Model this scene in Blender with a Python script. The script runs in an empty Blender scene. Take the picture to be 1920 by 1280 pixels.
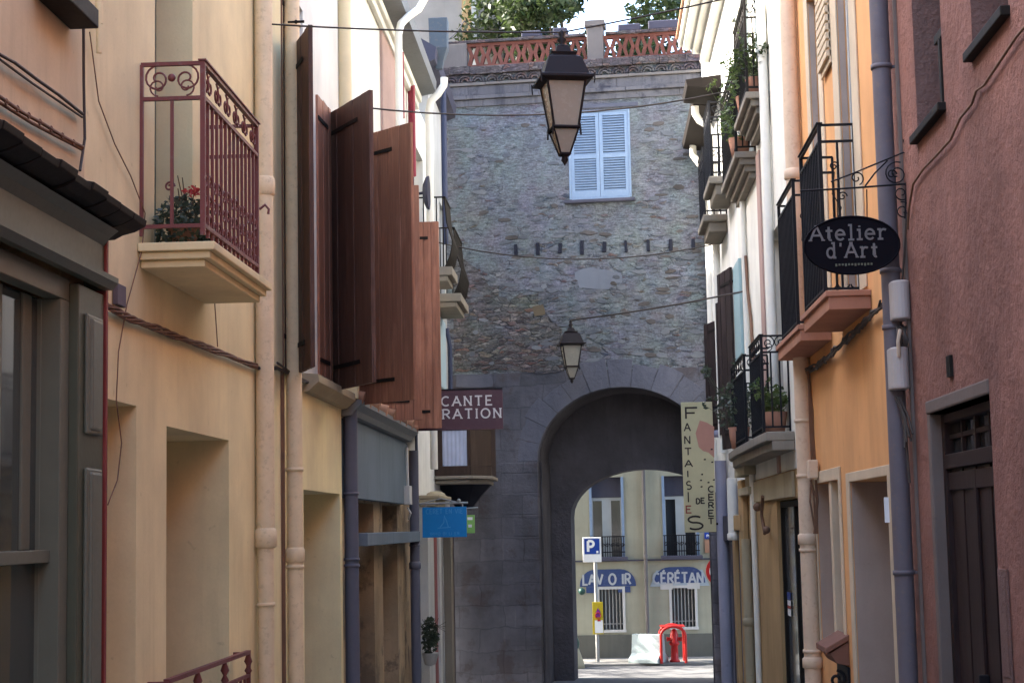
import bpy, math, random
from mathutils import Vector, Matrix
random.seed(7)
S = bpy.context.scene
COL = S.collection
R = math.radians
# ------------------------------------------------------------------ camera
F = 3200.0                      # focal length in pixels of a 1920 px wide frame
VPX, VPY, ROLL = 1121.0, 985.0, R(1.45)
CZ = 2.6                        # camera height above the square behind the gate; everything is built relative to it
def cv(px, py): return Vector(((px - 960) / F, (640 - py) / F, -1.0))
cY = cv(VPX, VPY).normalized()
up = Vector((-math.sin(ROLL), math.cos(ROLL), 0)); cZ = (up - cY * up.dot(cY)).normalized()
cX = cY.cross(cZ).normalized()
M3 = Matrix((cX, cY, cZ))       # camera vector -> world vector
cam = bpy.data.cameras.new('camera'); co = bpy.data.objects.new('camera', cam); COL.objects.link(co)
cam.sensor_width = 36; cam.lens = 36 * F / 1920; cam.clip_end = 2000; cam.clip_start = 0.1
co.matrix_world = Matrix.Translation((0, 0, CZ)) @ M3.to_4x4()
S.camera = co
def P(px, py, ax, val):
    d = M3 @ cv(px, py); return d * (val / d['xyz'.index(ax)])
# ------------------------------------------------------------------ light
SUN_DIR = Vector((-0.985, 0.17, 0)).normalized(); SUN_EL = R(36)
w = bpy.data.worlds.new('World'); S.world = w; w.use_nodes = True
nt = w.node_tree; bg = nt.nodes['Background']; sk = nt.nodes.new('ShaderNodeTexSky')
sk.sky_type = 'NISHITA'; sk.sun_disc = False; sk.sun_elevation = SUN_EL
sk.sun_rotation = math.atan2(SUN_DIR.x, SUN_DIR.y); sk.air_density = 1.0; sk.dust_density = 2.5; sk.ozone_density = 1.0
nt.links.new(sk.outputs[0], bg.inputs[0]); bg.inputs[1].default_value = 0.15
sl = bpy.data.lights.new('sun', 'SUN'); sl.energy = 3.6; sl.angle = R(0.5); sl.color = (1, .93, .82)
so = bpy.data.objects.new('sun', sl); COL.objects.link(so)
sd = Vector((SUN_DIR.x * math.cos(SUN_EL), SUN_DIR.y * math.cos(SUN_EL), math.sin(SUN_EL)))
so.rotation_euler = sd.to_track_quat('Z', 'Y').to_euler()
vs = S.view_settings; vs.view_transform = 'Standard'; vs.look = 'None'; vs.gamma = 1; vs.exposure = 3.0
# ------------------------------------------------------------------ materials
MT = {}
def newmat(name):
    m = bpy.data.materials.new(name); m.use_nodes = True; MT[name] = m
    n = m.node_tree.nodes; return m, n, m.node_tree.links, n['Principled BSDF']
def setc(s, c): s.default_value = (c[0], c[1], c[2], 1)
def noise(n, l, vec, scale, detail=4, rough=.6, stretch=None):
    if stretch:
        mp = n.new('ShaderNodeMapping'); mp.inputs['Scale'].default_value = stretch
        l.new(vec, mp.inputs['Vector']); vec = mp.outputs[0]
    t = n.new('ShaderNodeTexNoise'); t.inputs['Scale'].default_value = scale
    t.inputs['Detail'].default_value = detail; t.inputs['Roughness'].default_value = rough
    l.new(vec, t.inputs['Vector']); return t.outputs['Fac']
def ramp(n, l, fac, stops):
    r = n.new('ShaderNodeValToRGB'); e = r.color_ramp.elements
    e[0].position, e[1].position = stops[0][0], stops[-1][0]
    e[0].color = (*stops[0][1], 1); e[1].color = (*stops[-1][1], 1)
    for p, c in stops[1:-1]: q = e.new(p); q.color = (*c, 1)
    l.new(fac, r.inputs[0]); return r.outputs[0]
def mix(n, l, fac, a, b, mode='MIX'):
    m = n.new('ShaderNodeMix'); m.data_type = 'RGBA'; m.blend_type = mode
    for s, v in ((m.inputs[0], fac), (m.inputs[6], a), (m.inputs[7], b)):
        if isinstance(v, (int, float)): s.default_value = v
        elif isinstance(v, tuple): s.default_value = (*v, 1)
        else: l.new(v, s)
    return m.outputs[2]
def mth(n, l, op, a, b=0.0, clamp=False):
    m = n.new('ShaderNodeMath'); m.operation = op; m.use_clamp = clamp
    for s, v in ((m.inputs[0], a), (m.inputs[1], b)):
        if isinstance(v, (int, float)): s.default_value = v
        else: l.new(v, s)
    return m.outputs[0]
def bump(n, l, b, h, strength, dist=.01):
    q = n.new('ShaderNodeBump'); q.inputs['Strength'].default_value = strength; q.inputs['Distance'].default_value = dist
    l.new(h, q.inputs['Height']); l.new(q.outputs[0], b.inputs['Normal'])
def g(v): return (v, v, v)
def plaster(name, col, var=.16, grain=60, gb=.25, dist=.004, stain=.25, rough=.9, patch=None, stainc=None):
    m, n, l, b = newmat(name); tc = n.new('ShaderNodeTexCoord').outputs['Object']
    big = noise(n, l, tc, 1.1, 5); st = noise(n, l, tc, 3.0, 6, .65, (1, 1, .16)); fine = noise(n, l, tc, grain, 6, .7)
    lo = tuple(c * (1 - var) for c in col); hi = tuple(min(.9, c * (1 + var * .7)) for c in col)
    c = mix(n, l, ramp(n, l, big, [(.3, g(0)), (.7, g(1))]), lo, hi)
    dk = stainc or tuple(x * .55 for x in col)
    c = mix(n, l, mth(n, l, 'MULTIPLY', ramp(n, l, st, [(.5, g(0)), (.78, g(1))]), stain), c, dk)
    sk_ = noise(n, l, tc, 13, 5, .6); c = mix(n, l, mth(n, l, 'MULTIPLY', ramp(n, l, sk_, [(.66, g(0)), (.72, g(1))]), .35), c, dk)
    dr = noise(n, l, tc, 9.0, 4, .6, (1, 1, .045)); c = mix(n, l, mth(n, l, 'MULTIPLY', ramp(n, l, dr, [(.56, g(0)), (.74, g(1))]), stain * .7), c, dk)
    if patch:
        pn = noise(n, l, tc, 1.7, 7, .68)
        c = mix(n, l, ramp(n, l, pn, [(.53, g(0)), (.6, g(.75))]), c, patch)
    c = mix(n, l, .35, c, mix(n, l, fine, tuple(x * .75 for x in g(1)), g(1.15)), 'MULTIPLY')
    l.new(c, b.inputs['Base Color']); b.inputs['Roughness'].default_value = rough; b.inputs['Specular IOR Level'].default_value = .12
    h = mth(n, l, 'ADD', fine, mth(n, l, 'MULTIPLY', noise(n, l, tc, 9, 4), 1.6))
    bump(n, l, b, h, gb, dist); return m
def paint(name, col, rough=.45, var=.12, metal=0, gb=.06, wear=0, wearc=(.2, .15, .12), spec=.3):
    m, n, l, b = newmat(name); tc = n.new('ShaderNodeTexCoord').outputs['Object']; b.inputs['Specular IOR Level'].default_value = spec
    a = noise(n, l, tc, 7, 5, .65)
    c = mix(n, l, a, tuple(x * (1 - var) for x in col), tuple(min(.95, x * (1 + var)) for x in col))
    if wear: c = mix(n, l, mth(n, l, 'MULTIPLY', ramp(n, l, noise(n, l, tc, 22, 7, .7), [(.55, g(0)), (.64, g(1))]), wear), c, wearc)
    l.new(c, b.inputs['Base Color']); b.inputs['Metallic'].default_value = metal
    l.new(mth(n, l, 'ADD', rough - .08, mth(n, l, 'MULTIPLY', noise(n, l, tc, 30), .18)), b.inputs['Roughness'])
    bump(n, l, b, noise(n, l, tc, 40, 5), gb, .003); return m
def wood(name, col, dark, plank=0.0, rough=.6):
    m, n, l, b = newmat(name); b.inputs['Specular IOR Level'].default_value = .25; tc = n.new('ShaderNodeTexCoord').outputs['Object']
    gr = noise(n, l, tc, 6, 7, .75, (9, 9, .3)); bl = noise(n, l, tc, 1.3, 4)
    c = mix(n, l, ramp(n, l, gr, [(.3, g(0)), (.72, g(1))]), dark, col)
    c = mix(n, l, ramp(n, l, noise(n, l, tc, 2.2, 6, .7, (3, 3, .5)), [(.5, g(0)), (.72, g(.55))]), c, tuple(x * 1.5 + .02 for x in col))
    l.new(c, b.inputs['Base Color']); b.inputs['Roughness'].default_value = rough
    bump(n, l, b, gr, .3, .004); return m
def stone(name, pal, base, dark, expo=.5, sx=6, sz=18, bd=.02):
    """rubble masonry mostly smeared with old mortar: scattered exposed stones, dark joints, mottled mortar"""
    m, n, l, b = newmat(name); tc = n.new('ShaderNodeTexCoord').outputs['Object']
    wn = n.new('ShaderNodeTexNoise'); wn.inputs['Scale'].default_value = 5; wn.inputs['Detail'].default_value = 5; l.new(tc, wn.inputs['Vector'])
    v = n.new('ShaderNodeVectorMath'); v.operation = 'SCALE'; v.inputs['Scale'].default_value = .11; l.new(wn.outputs['Color'], v.inputs[0])
    a = n.new('ShaderNodeVectorMath'); a.operation = 'ADD'; l.new(tc, a.inputs[0]); l.new(v.outputs[0], a.inputs[1])
    mp = n.new('ShaderNodeMapping'); mp.inputs['Scale'].default_value = (sx, sx, sz); l.new(a.outputs[0], mp.inputs['Vector'])
    v1 = n.new('ShaderNodeTexVoronoi'); v1.inputs['Scale'].default_value = 1; l.new(mp.outputs[0], v1.inputs['Vector'])
    v2 = n.new('ShaderNodeTexVoronoi'); v2.feature = 'DISTANCE_TO_EDGE'; v2.inputs['Scale'].default_value = 1; l.new(mp.outputs[0], v2.inputs['Vector'])
    sp = n.new('ShaderNodeSeparateColor'); l.new(v1.outputs['Color'], sp.inputs[0])
    k = len(pal); sc = ramp(n, l, sp.outputs[0], [(i / (k - 1), p) for i, p in enumerate(pal)])
    fine = noise(n, l, tc, 30, 8, .75); med = noise(n, l, tc, 6, 7, .72, (1, 1, 3.2)); big = noise(n, l, tc, .8, 5, .6)
    # where stones show through the mortar
    ex = mth(n, l, 'ADD', mth(n, l, 'MULTIPLY', sp.outputs[1], .45), mth(n, l, 'ADD', mth(n, l, 'MULTIPLY', big, .7), mth(n, l, 'MULTIPLY', med, .35)))
    sep = n.new('ShaderNodeSeparateXYZ'); l.new(tc, sep.inputs[0])
    mr = n.new('ShaderNodeMapRange'); l.new(sep.outputs[2], mr.inputs[0]); mr.inputs[1].default_value = 3; mr.inputs[2].default_value = 10; mr.inputs[3].default_value = .09; mr.inputs[4].default_value = -.16
    ex = mth(n, l, 'ADD', ex, mr.outputs[0])
    em = ramp(n, l, ex, [(1.25 - expo - .06, g(0)), (1.25 - expo + .05, g(.9))])
    em = mth(n, l, 'MULTIPLY', em, ramp(n, l, v2.outputs['Distance'], [(.03, g(0)), (.14, g(1))]))
    mo = mix(n, l, ramp(n, l, med, [(.32, g(0)), (.66, g(1))]), dark, base)
    c = mix(n, l, em, mo, sc)
    c = mix(n, l, .9, c, mix(n, l, ramp(n, l, fine, [(.32, g(0)), (.7, g(1))]), g(.55), g(1.45)), 'MULTIPLY')
    mo2 = noise(n, l, tc, 10, 6, .7, (1, 1, 3.6)); c = mix(n, l, .9, c, mix(n, l, ramp(n, l, mo2, [(.36, g(0)), (.64, g(1))]), g(.58), g(1.4)), 'MULTIPLY')
    hn = n.new('ShaderNodeTexNoise'); hn.inputs['Scale'].default_value = 2.6; hn.inputs['Detail'].default_value = 5; l.new(tc, hn.inputs['Vector'])
    hv = n.new('ShaderNodeHueSaturation'); hv.inputs['Saturation'].default_value = .38; l.new(hn.outputs['Color'], hv.inputs['Color'])
    c = mix(n, l, .55, c, mix(n, l, 1.0, hv.outputs[0], g(2.0), 'MULTIPLY'), 'MULTIPLY')
    jt = mth(n, l, 'MULTIPLY', ramp(n, l, v2.outputs['Distance'], [(.0, g(1)), (.06, g(0))]), ramp(n, l, ex, [(1.25 - expo - .1, g(0)), (1.25 - expo + .02, g(.75))]))
    c = mix(n, l, jt, c, tuple(x * .35 for x in dark))
    hole = ramp(n, l, noise(n, l, tc, 7, 6, .72, (1, 1, 2.8)), [(.29, g(1)), (.35, g(0))])
    c = mix(n, l, hole, c, tuple(x * .3 for x in dark))
    l.new(c, b.inputs['Base Color']); b.inputs['Roughness'].default_value = .95; b.inputs['Specular IOR Level'].default_value = .1
    h = mth(n, l, 'ADD', mth(n, l, 'MULTIPLY', em, 1.0), mth(n, l, 'MULTIPLY', fine, .9)); h = mth(n, l, 'SUBTRACT', mth(n, l, 'SUBTRACT', h, hole), jt)
    bump(n, l, b, h, .6, bd); return m
def glass(name, col=(.03, .035, .04), rough=.06):
    m, n, l, b = newmat(name); setc(b.inputs['Base Color'], col); b.inputs['Roughness'].default_value = rough
    b.inputs['Specular IOR Level'].default_value = .5
    tc = n.new('ShaderNodeTexCoord').outputs['Object']; bump(n, l, b, noise(n, l, tc, 3, 2), .05, .01); return m
plaster('cream', (.82, .67, .38)); plaster('cream_b', (.84, .71, .42)); plaster('tan', (.68, .53, .32), stain=.4)
plaster('offwhite', (.74, .72, .64), stain=.2); plaster('white', (.78, .77, .72), stain=.25); plaster('mauve', (.42, .29, .25))
plaster('ochre', (.42, .28, .14), stain=.45); plaster('beige', (.40, .34, .23), stain=.35); plaster('khaki', (.33, .325, .25), stain=.3)
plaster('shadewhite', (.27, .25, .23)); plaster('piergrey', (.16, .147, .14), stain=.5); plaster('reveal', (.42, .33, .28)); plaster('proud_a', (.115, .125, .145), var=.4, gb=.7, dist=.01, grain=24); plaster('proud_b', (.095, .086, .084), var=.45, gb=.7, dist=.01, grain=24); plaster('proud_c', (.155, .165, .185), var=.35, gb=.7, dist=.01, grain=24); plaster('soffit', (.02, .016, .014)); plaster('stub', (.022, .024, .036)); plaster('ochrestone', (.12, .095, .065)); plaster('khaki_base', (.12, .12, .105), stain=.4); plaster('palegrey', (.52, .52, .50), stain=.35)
plaster('orange', (.74, .385, .17), var=.12, stain=.3); plaster('framecream', (.62, .50, .36), stain=.2)
plaster('terradark', (.22, .11, .08)); plaster('terracotta', (.42, .21, .14), stain=.3); plaster('bluegrey', (.15, .19, .23), var=.1, stain=.45)
plaster('slate', (.07, .07, .095), stain=.4); plaster('slab', (.25, .22, .18), stain=.5); plaster('lilac', (.32, .31, .38), stain=.3)
plaster('pink', (.265, .130, .103), var=.3, grain=24, gb=1.0, dist=.02, stain=.5, stainc=(.17, .095, .085))
plaster('pinkgrey', (.19, .115, .10), grain=28, gb=1.0, dist=.016); plaster('concrete', (.17, .135, .12), grain=30, gb=.5)
plaster('oldstone', (.34, .25, .16), var=.35, stain=.6, gb=.6, dist=.01, patch=(.11, .09, .07))
plaster('brickred', (.17, .068, .052), var=.3, stain=.4, gb=.4); plaster('tile', (.36, .20, .13), var=.35, gb=.4)
plaster('squareasphalt', (.15, .15, .15), grain=90, gb=.4); plaster('asphalt', (.30, .28, .25), grain=90, gb=.4); plaster('paving', (.22, .215, .20), grain=70, gb=.3)
paint('maroon', (.17, .05, .045), .5, wear=.4, wearc=(.2, .13, .12)); paint('black', (.010, .010, .013), .5, spec=.15); paint('blackbrown', (.016, .013, .011), .6, spec=.12)
paint('greygreen', (.080, .085, .054), .38, gb=.1); paint('greygreen_l', (.135, .138, .098), .4); paint('redstrip', (.22, .04, .035), .5)
paint('pipecream', (.72, .56, .35), .6, gb=.3, var=.2, wear=.3, wearc=(.35, .25, .17)); paint('pipepink', (.66, .50, .36), .6, gb=.3, var=.2, wear=.3, wearc=(.4, .22, .16))
paint('pipeblue', (.095, .10, .135), .5); paint('pipelilac', (.135, .118, .135), .6, gb=.25, var=.2, wear=.35); paint('pipewhite', (.75, .72, .64), .5)
paint('pipeyellow', (.62, .50, .30), .5); paint('zinc', (.16, .165, .165), .5, wear=.4, wearc=(.09, .08, .07)); paint('darkblue', (.035, .045, .09), .5)
paint('shutterblue', (.20, .275, .39), .5, wear=.15, wearc=(.5, .55, .65)); paint('paleblue', (.42, .55, .62), .5); paint('hopperblue', (.075, .095, .115), .5, wear=.3); paint('teal', (.30, .43, .45), .5)
paint('raspberry', (.30, .045, .07), .5); paint('cable', (.05, .038, .032), .6); paint('cablebrown', (.17, .09, .055), .7, var=.4); paint('cablecream', (.5, .4, .3), .6)
paint('plasticgrey', (.42, .38, .36), .5); paint('galv', (.30, .31, .31), .4, metal=.4); paint('signpale', (.36, .39, .42), .7, wear=.3, wearc=(.2, .25, .32)); paint('framegrey', (.42, .45, .45), .5); paint('signwhite', (.82, .83, .82), .4)
paint('signblue', (.012, .05, .30), .35); paint('lightblue', (.0, .20, .55), .4); paint('letterblue', (.05, .30, .62), .4); paint('limegreen', (.22, .45, .12), .4)
paint('signmaroon', (.085, .04, .052), .5, wear=.1); paint('letter', (.62, .60, .58), .5); paint('ovalblack', (.006, .005, .008), .7, spec=.08); paint('lettergrey', (.17, .155, .15), .5)
paint('panelcream', (.55, .48, .28), .5, wear=.1, wearc=(.45, .4, .25)); paint('panelpink', (.50, .24, .17), .5); paint('ink', (.03, .018, .015), .5); paint('inkred', (.3, .05, .04), .5)
paint('yellow', (.50, .38, .02), .4); paint('red', (.40, .018, .016), .35); paint('violet', (.2, .03, .22), .4); paint('barrier', (.34, .41, .41), .6, wear=.2)
paint('curtain', (.42, .46, .60), .9, var=.2); paint('curtainpink', (.42, .32, .32), .9); paint('frostglass', (.34, .29, .225), .25, var=.08); paint('frostglass2', (.26, .24, .20), .25)
paint('copper', (.016, .012, .013), .5, spec=.15); paint('signgreen', (.02, .06, .05), .3)
wood('shutterbrown', (.36, .165, .10), (.19, .08, .05)); wood('shutterdark', (.11, .052, .036), (.055, .027, .02)); wood('shutterblack', (.03, .016, .015), (.015, .009, .009)); wood('doorwood', (.026, .011, .011), (.013, .006, .006))
wood('orielwood', (.05, .027, .018), (.025, .014, .01)); wood('barkwood', (.11, .08, .055), (.05, .035, .025)); wood('frontwood', (.05, .035, .05), (.025, .018, .028))
glass('glass'); glass('glassgrey', (.10, .11, .12), .12); glass('glassshop', (.055, .065, .055), .05); glass('glassgreen', (.05, .065, .055), .1)
stone('rubble', [(.040, .048, .066), (.075, .083, .10), (.055, .068, .09), (.10, .062, .058), (.09, .08, .068), (.17, .18, .20), (.075, .06, .055), (.11, .12, .145)], (.152, .165, .186), (.088, .096, .110), .42)
stone('rubble_rough', [(.045, .045, .05), (.13, .075, .065), (.075, .08, .095), (.12, .095, .075), (.18, .17, .17), (.06, .045, .045), (.07, .08, .1)], (.125, .125, .132), (.055, .054, .058), .58, bd=.03)
stone('copingstone', [(.06, .05, .055), (.13, .085, .075), (.09, .08, .085), (.18, .16, .16)], (.11, .095, .10), (.05, .045, .05), .6, sx=9, sz=18)
plaster('ashlar', (.10, .101, .122), var=.45, stain=.5, gb=.8, dist=.012, grain=22, patch=(.07, .06, .068))
plaster('weathered', (.13, .128, .14), var=.3, stain=.9, gb=.8, dist=.012, grain=20, patch=(.035, .035, .05), stainc=(.04, .04, .055)); plaster('voussoir', (.105, .110, .142), var=.25, stain=.35, gb=.8, dist=.012, grain=22); plaster('vault', (.085, .08, .09), var=.35, stain=.5, gb=.9, dist=.02, grain=14)
plaster('render', (.15, .165, .20), var=.12, gb=.3)
def leafmat(name, a, b2):
    m, n, l, b = newmat(name); oi = n.new('ShaderNodeTexCoord').outputs['Object']
    c = mix(n, l, ramp(n, l, noise(n, l, oi, 9, 3), [(.35, g(0)), (.65, g(1))]), a, b2)
    l.new(c, b.inputs['Base Color']); b.inputs['Roughness'].default_value = .55
    tr = n.new('ShaderNodeBsdfTranslucent'); l.new(c, tr.inputs[0]); ms = n.new('ShaderNodeMixShader'); ms.inputs[0].default_value = .35
    l.new(b.outputs[0], ms.inputs[1]); l.new(tr.outputs[0], ms.inputs[2]); l.new(ms.outputs[0], n['Material Output'].inputs[0])
leafmat('leaf', (.05, .09, .025), (.14, .18, .05)); leafmat('leafgrey', (.035, .05, .035), (.08, .10, .06)); leafmat('leafbright', (.022, .038, .012), (.055, .08, .024))
leafmat('petal', (.45, .03, .03), (.6, .08, .07)); leafmat('twig', (.10, .045, .03), (.14, .07, .04))
# ------------------------------------------------------------------ mesh helper
ORG = {}
class MB:
    def __init__(s): s.v = []; s.f = []; s.sm = []
    def add(s, vs, fs, smooth=False):
        k = len(s.v); s.v += [tuple(p) for p in vs]; s.f += [tuple(i + k for i in f) for f in fs]; s.sm += [smooth] * len(fs); return s
    def box(s, x0, x1, y0, y1, z0, z1):
        x0, x1 = min(x0, x1), max(x0, x1); y0, y1 = min(y0, y1), max(y0, y1); z0, z1 = min(z0, z1), max(z0, z1)
        return s.add([(x0, y0, z0), (x1, y0, z0), (x1, y1, z0), (x0, y1, z0), (x0, y0, z1), (x1, y0, z1), (x1, y1, z1), (x0, y1, z1)],
                     [(0, 3, 2, 1), (4, 5, 6, 7), (0, 1, 5, 4), (1, 2, 6, 5), (2, 3, 7, 6), (3, 0, 4, 7)])
    def quad(s, a, b, c, d): return s.add([a, b, c, d], [(0, 1, 2, 3)])
    def slabq(s, pts, off):          # a polygon given thickness along vector off
        n = len(pts); o = Vector(off); q = [Vector(p) for p in pts]; a = q + [p + o for p in q]
        return s.add(a, [tuple(range(n)), tuple(range(2 * n - 1, n - 1, -1))] + [(i, i + n, (i + 1) % n + n, (i + 1) % n) for i in range(n)])
    def tube(s, pts, r, n=8, caps=True):
        pts = [Vector(p) for p in pts]; k = len(pts); rs = r if isinstance(r, (list, tuple)) else [r] * k
        vs = []; prev = None
        for i, p in enumerate(pts):
            t = (pts[min(i + 1, k - 1)] - pts[max(i - 1, 0)]).normalized()
            if prev is None:
                a = Vector((0, 0, 1)) if abs(t.z) < .9 else Vector((1, 0, 0)); u = (a - t * a.dot(t)).normalized()
            else: u = (prev - t * prev.dot(t)).normalized()
            prev = u; wv = t.cross(u)
            for j in range(n):
                an = 2 * math.pi * j / n; vs.append(p + (u * math.cos(an) + wv * math.sin(an)) * rs[i])
        fs = [(i * n + j, i * n + (j + 1) % n, (i + 1) * n + (j + 1) % n, (i + 1) * n + j) for i in range(k - 1) for j in range(n)]
        s.add(vs, fs, True)
        if caps:
            s.add(vs[:n], [tuple(range(n - 1, -1, -1))]); s.add(vs[-n:], [tuple(range(n))])
        return s
    def lathe(s, c, prof, n=16):     # profile of (r, z)
        vs = [(c[0] + r * math.cos(2 * math.pi * j / n), c[1] + r * math.sin(2 * math.pi * j / n), c[2] + z) for r, z in prof for j in range(n)]
        fs = [(i * n + j, i * n + (j + 1) % n, (i + 1) * n + (j + 1) % n, (i + 1) * n + j) for i in range(len(prof) - 1) for j in range(n)]
        return s.add(vs, fs, True)
    def frust(s, c, prof, rot=0, n=4):  # stacked n-gon sections (half width, z), flat shaded
        k = 1 / math.cos(math.pi / n)
        vs = [(c[0] + r * k * math.cos(rot + 2 * math.pi * (j + .5) / n), c[1] + r * k * math.sin(rot + 2 * math.pi * (j + .5) / n), c[2] + z) for r, z in prof for j in range(n)]
        fs = [(i * n + j, i * n + (j + 1) % n, (i + 1) * n + (j + 1) % n, (i + 1) * n + j) for i in range(len(prof) - 1) for j in range(n)]
        fs += [tuple(range(n - 1, -1, -1)), tuple(range((len(prof) - 1) * n, len(prof) * n))]
        return s.add(vs, fs)
    def ball(s, c, r, n=10): return s.lathe(c, [(max(.0005, r * math.sin(math.pi * i / 7)), -r * math.cos(math.pi * i / 7)) for i in range(8)], n)
    def leaves(s, c, rad, n, size, shell=.35):
        for _ in range(n):
            while True:
                d = Vector((random.uniform(-1, 1), random.uniform(-1, 1), random.uniform(-1, 1)))
                if shell < d.length < 1: break
            p = Vector(c) + Vector((d.x * rad[0], d.y * rad[1], d.z * rad[2])); s.leaf(p, size * random.uniform(.6, 1.3))
        return s
    def leaf(s, p, z):
        a = Vector((random.gauss(0, 1), random.gauss(0, 1), random.gauss(0, .7))).normalized(); b = a.cross(Vector((random.gauss(0, 1), random.gauss(0, 1), random.gauss(0, 1)))).normalized()
        return s.add([p - a * z, p + b * z * .45, p + a * z, p - b * z * .45], [(0, 1, 2, 3)])
    def build(s, name, mat, parent=None, bevel=0, tagd=None):
        me = bpy.data.meshes.new(name)
        if parent is not None: org = ORG[parent.name]
        else:
            xs = [p[0] for p in s.v]; ys = [p[1] for p in s.v]; zs = [p[2] for p in s.v]
            org = Vector(((min(xs) + max(xs)) / 2, (min(ys) + max(ys)) / 2, min(zs)))
        me.from_pydata([(p[0] - org.x, p[1] - org.y, p[2] - org.z) for p in s.v], [], s.f); me.update()
        me.polygons.foreach_set('use_smooth', s.sm)
        for mm in (mat if isinstance(mat, list) else [mat]): me.materials.append(MT[mm])
        o = bpy.data.objects.new(name, me); COL.objects.link(o); ORG[o.name] = org
        if parent is not None: o.parent = parent
        else: o.location = org
        if bevel:
            bm = o.modifiers.new('bevel', 'BEVEL'); bm.width = bevel; bm.segments = 2; bm.limit_method = 'ANGLE'; bm.angle_limit = R(40)
        if tagd: tag(o, *tagd)
        return o
def build_split(m, name, mat, parent, bevel=0):
    # union faces that share vertices, one object per connected piece
    par = list(range(len(m.v)))
    def find(a):
        while par[a] != a: par[a] = par[par[a]]; a = par[a]
        return a
    for f in m.f:
        for i in f[1:]: par[find(i)] = find(f[0])
    key = {}
    for p, i in [((round(v[0], 5), round(v[1], 5), round(v[2], 5)), k) for k, v in enumerate(m.v)]:
        if p in key: par[find(i)] = find(key[p])
        else: key[p] = i
    groups = {}
    for f, sm in zip(m.f, m.sm): groups.setdefault(find(f[0]), []).append((f, sm))
    out = []
    for fs in groups.values():
        q = MB(); mp = {}
        for f, sm in fs:
            for i in f:
                if i not in mp: mp[i] = len(q.v); q.v.append(m.v[i])
            q.f.append(tuple(mp[i] for i in f)); q.sm.append(sm)
        out.append(q.build(name, mat, parent, bevel))
    return out
def tag(o, label=None, cat=None, group=None, kind=None):
    if label: o['label'] = label
    if cat: o['category'] = cat
    if group: o['group'] = group
    if kind: o['kind'] = kind
    return o
def thing(name, loc, label, cat, group=None):
    o = bpy.data.objects.new(name, None); COL.objects.link(o); o.location = loc; o.empty_display_size = .2; ORG[o.name] = Vector(loc)
    return tag(o, label, cat, group)
# walls: s=-1 left side of the street, s=+1 right side; dx = how far a thing sticks out into the street
XL, XR = -2.4, 1.9
def X(s, dx=0): return XL + dx if s < 0 else XR - dx
def W(s, px, py, dx=0): return P(px, py, 'x', X(s, dx))
def wy(s, px, py, dx=0): return W(s, px, py, dx).y
def wz(s, px, py, dx=0): return W(s, px, py, dx).z
def zat(py, y): return P(VPX, py, 'y', y).z
def wall(s, y0, y1, z0, z1, holes, back=6.0, dx=0):
    m = MB(); x = X(s, dx); xb = X(s, -back)
    ys = sorted({y0, y1, *[min(max(h[i], y0), y1) for h in holes for i in (0, 1)]}); zs = sorted({z0, z1, *[min(max(h[i], z0), z1) for h in holes for i in (2, 3)]})
    for a, b in zip(ys, ys[1:]):
        for c, d in zip(zs, zs[1:]):
            my, mz = (a + b) / 2, (c + d) / 2
            if any(h[0] < my < h[1] and h[2] < mz < h[3] for h in holes): continue
            m.quad((x, a, c), (x, b, c), (x, b, d), (x, a, d))
    for ya, yb, za, zb, dp in holes:
        xi = X(s, dx - dp)
        m.quad((x, ya, za), (xi, ya, za), (xi, ya, zb), (x, ya, zb)); m.quad((x, yb, za), (xi, yb, za), (xi, yb, zb), (x, yb, zb))
        m.quad((x, ya, zb), (xi, ya, zb), (xi, yb, zb), (x, yb, zb)); m.quad((x, ya, za), (xi, ya, za), (xi, yb, za), (x, yb, za))
    m.quad((x, y0, z0), (xb, y0, z0), (xb, y0, z1), (x, y0, z1)); m.quad((x, y1, z0), (xb, y1, z0), (xb, y1, z1), (x, y1, z1))
    m.quad((xb, y0, z0), (xb, y1, z0), (xb, y1, z1), (xb, y0, z1)); m.quad((x, y0, z1), (xb, y0, z1), (xb, y1, z1), (x, y1, z1))
    return m
def window(par, s, h, frame='framecream', pane='glass', dx=0, rails=(.5,), leaves=2, fw=.05, name='window'):
    ya, yb, za, zb, dp = h; e = .012; xi = X(s, dx - dp + .01); xo = X(s, dx - dp + .06); m = MB()
    ya += e; yb -= e; za += e; zb -= e
    m.box(xi, xo, ya, ya + fw, za, zb); m.box(xi, xo, yb - fw, yb, za, zb); m.box(xi, xo, ya + fw, yb - fw, zb - fw, zb); m.box(xi, xo, ya + fw, yb - fw, za, za + fw)
    xo2 = X(s, dx - dp + .055)
    for i in range(1, leaves): c = ya + (yb - ya) * i / leaves; m.box(xi, xo2, c - fw * .6, c + fw * .6, za + fw, zb - fw)
    xo3 = X(s, dx - dp + .05)
    for r in rails: c = za + (zb - za) * r; m.box(xi, xo3, ya + fw, yb - fw, c - .018, c + .018)
    f = m.build(name, frame, par, .004)
    q = MB(); q.box(X(s, dx - dp + .002), X(s, dx - dp + .022), ya + fw * .5, yb - fw * .5, za + fw * .5, zb - fw * .5); q.build('pane', pane, f)
    return f
def spiral(c, r, turns, a0, ux, uz, n=18, dirn=1):
    pts = []
    for i in range(n + 1):
        t = i / n; a = a0 + dirn * turns * 2 * math.pi * t; rr = r * (1 - .8 * t)
        pts.append(Vector(c) + Vector(ux) * (rr * math.cos(a)) + Vector(uz) * (rr * math.sin(a)))
    return pts
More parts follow.
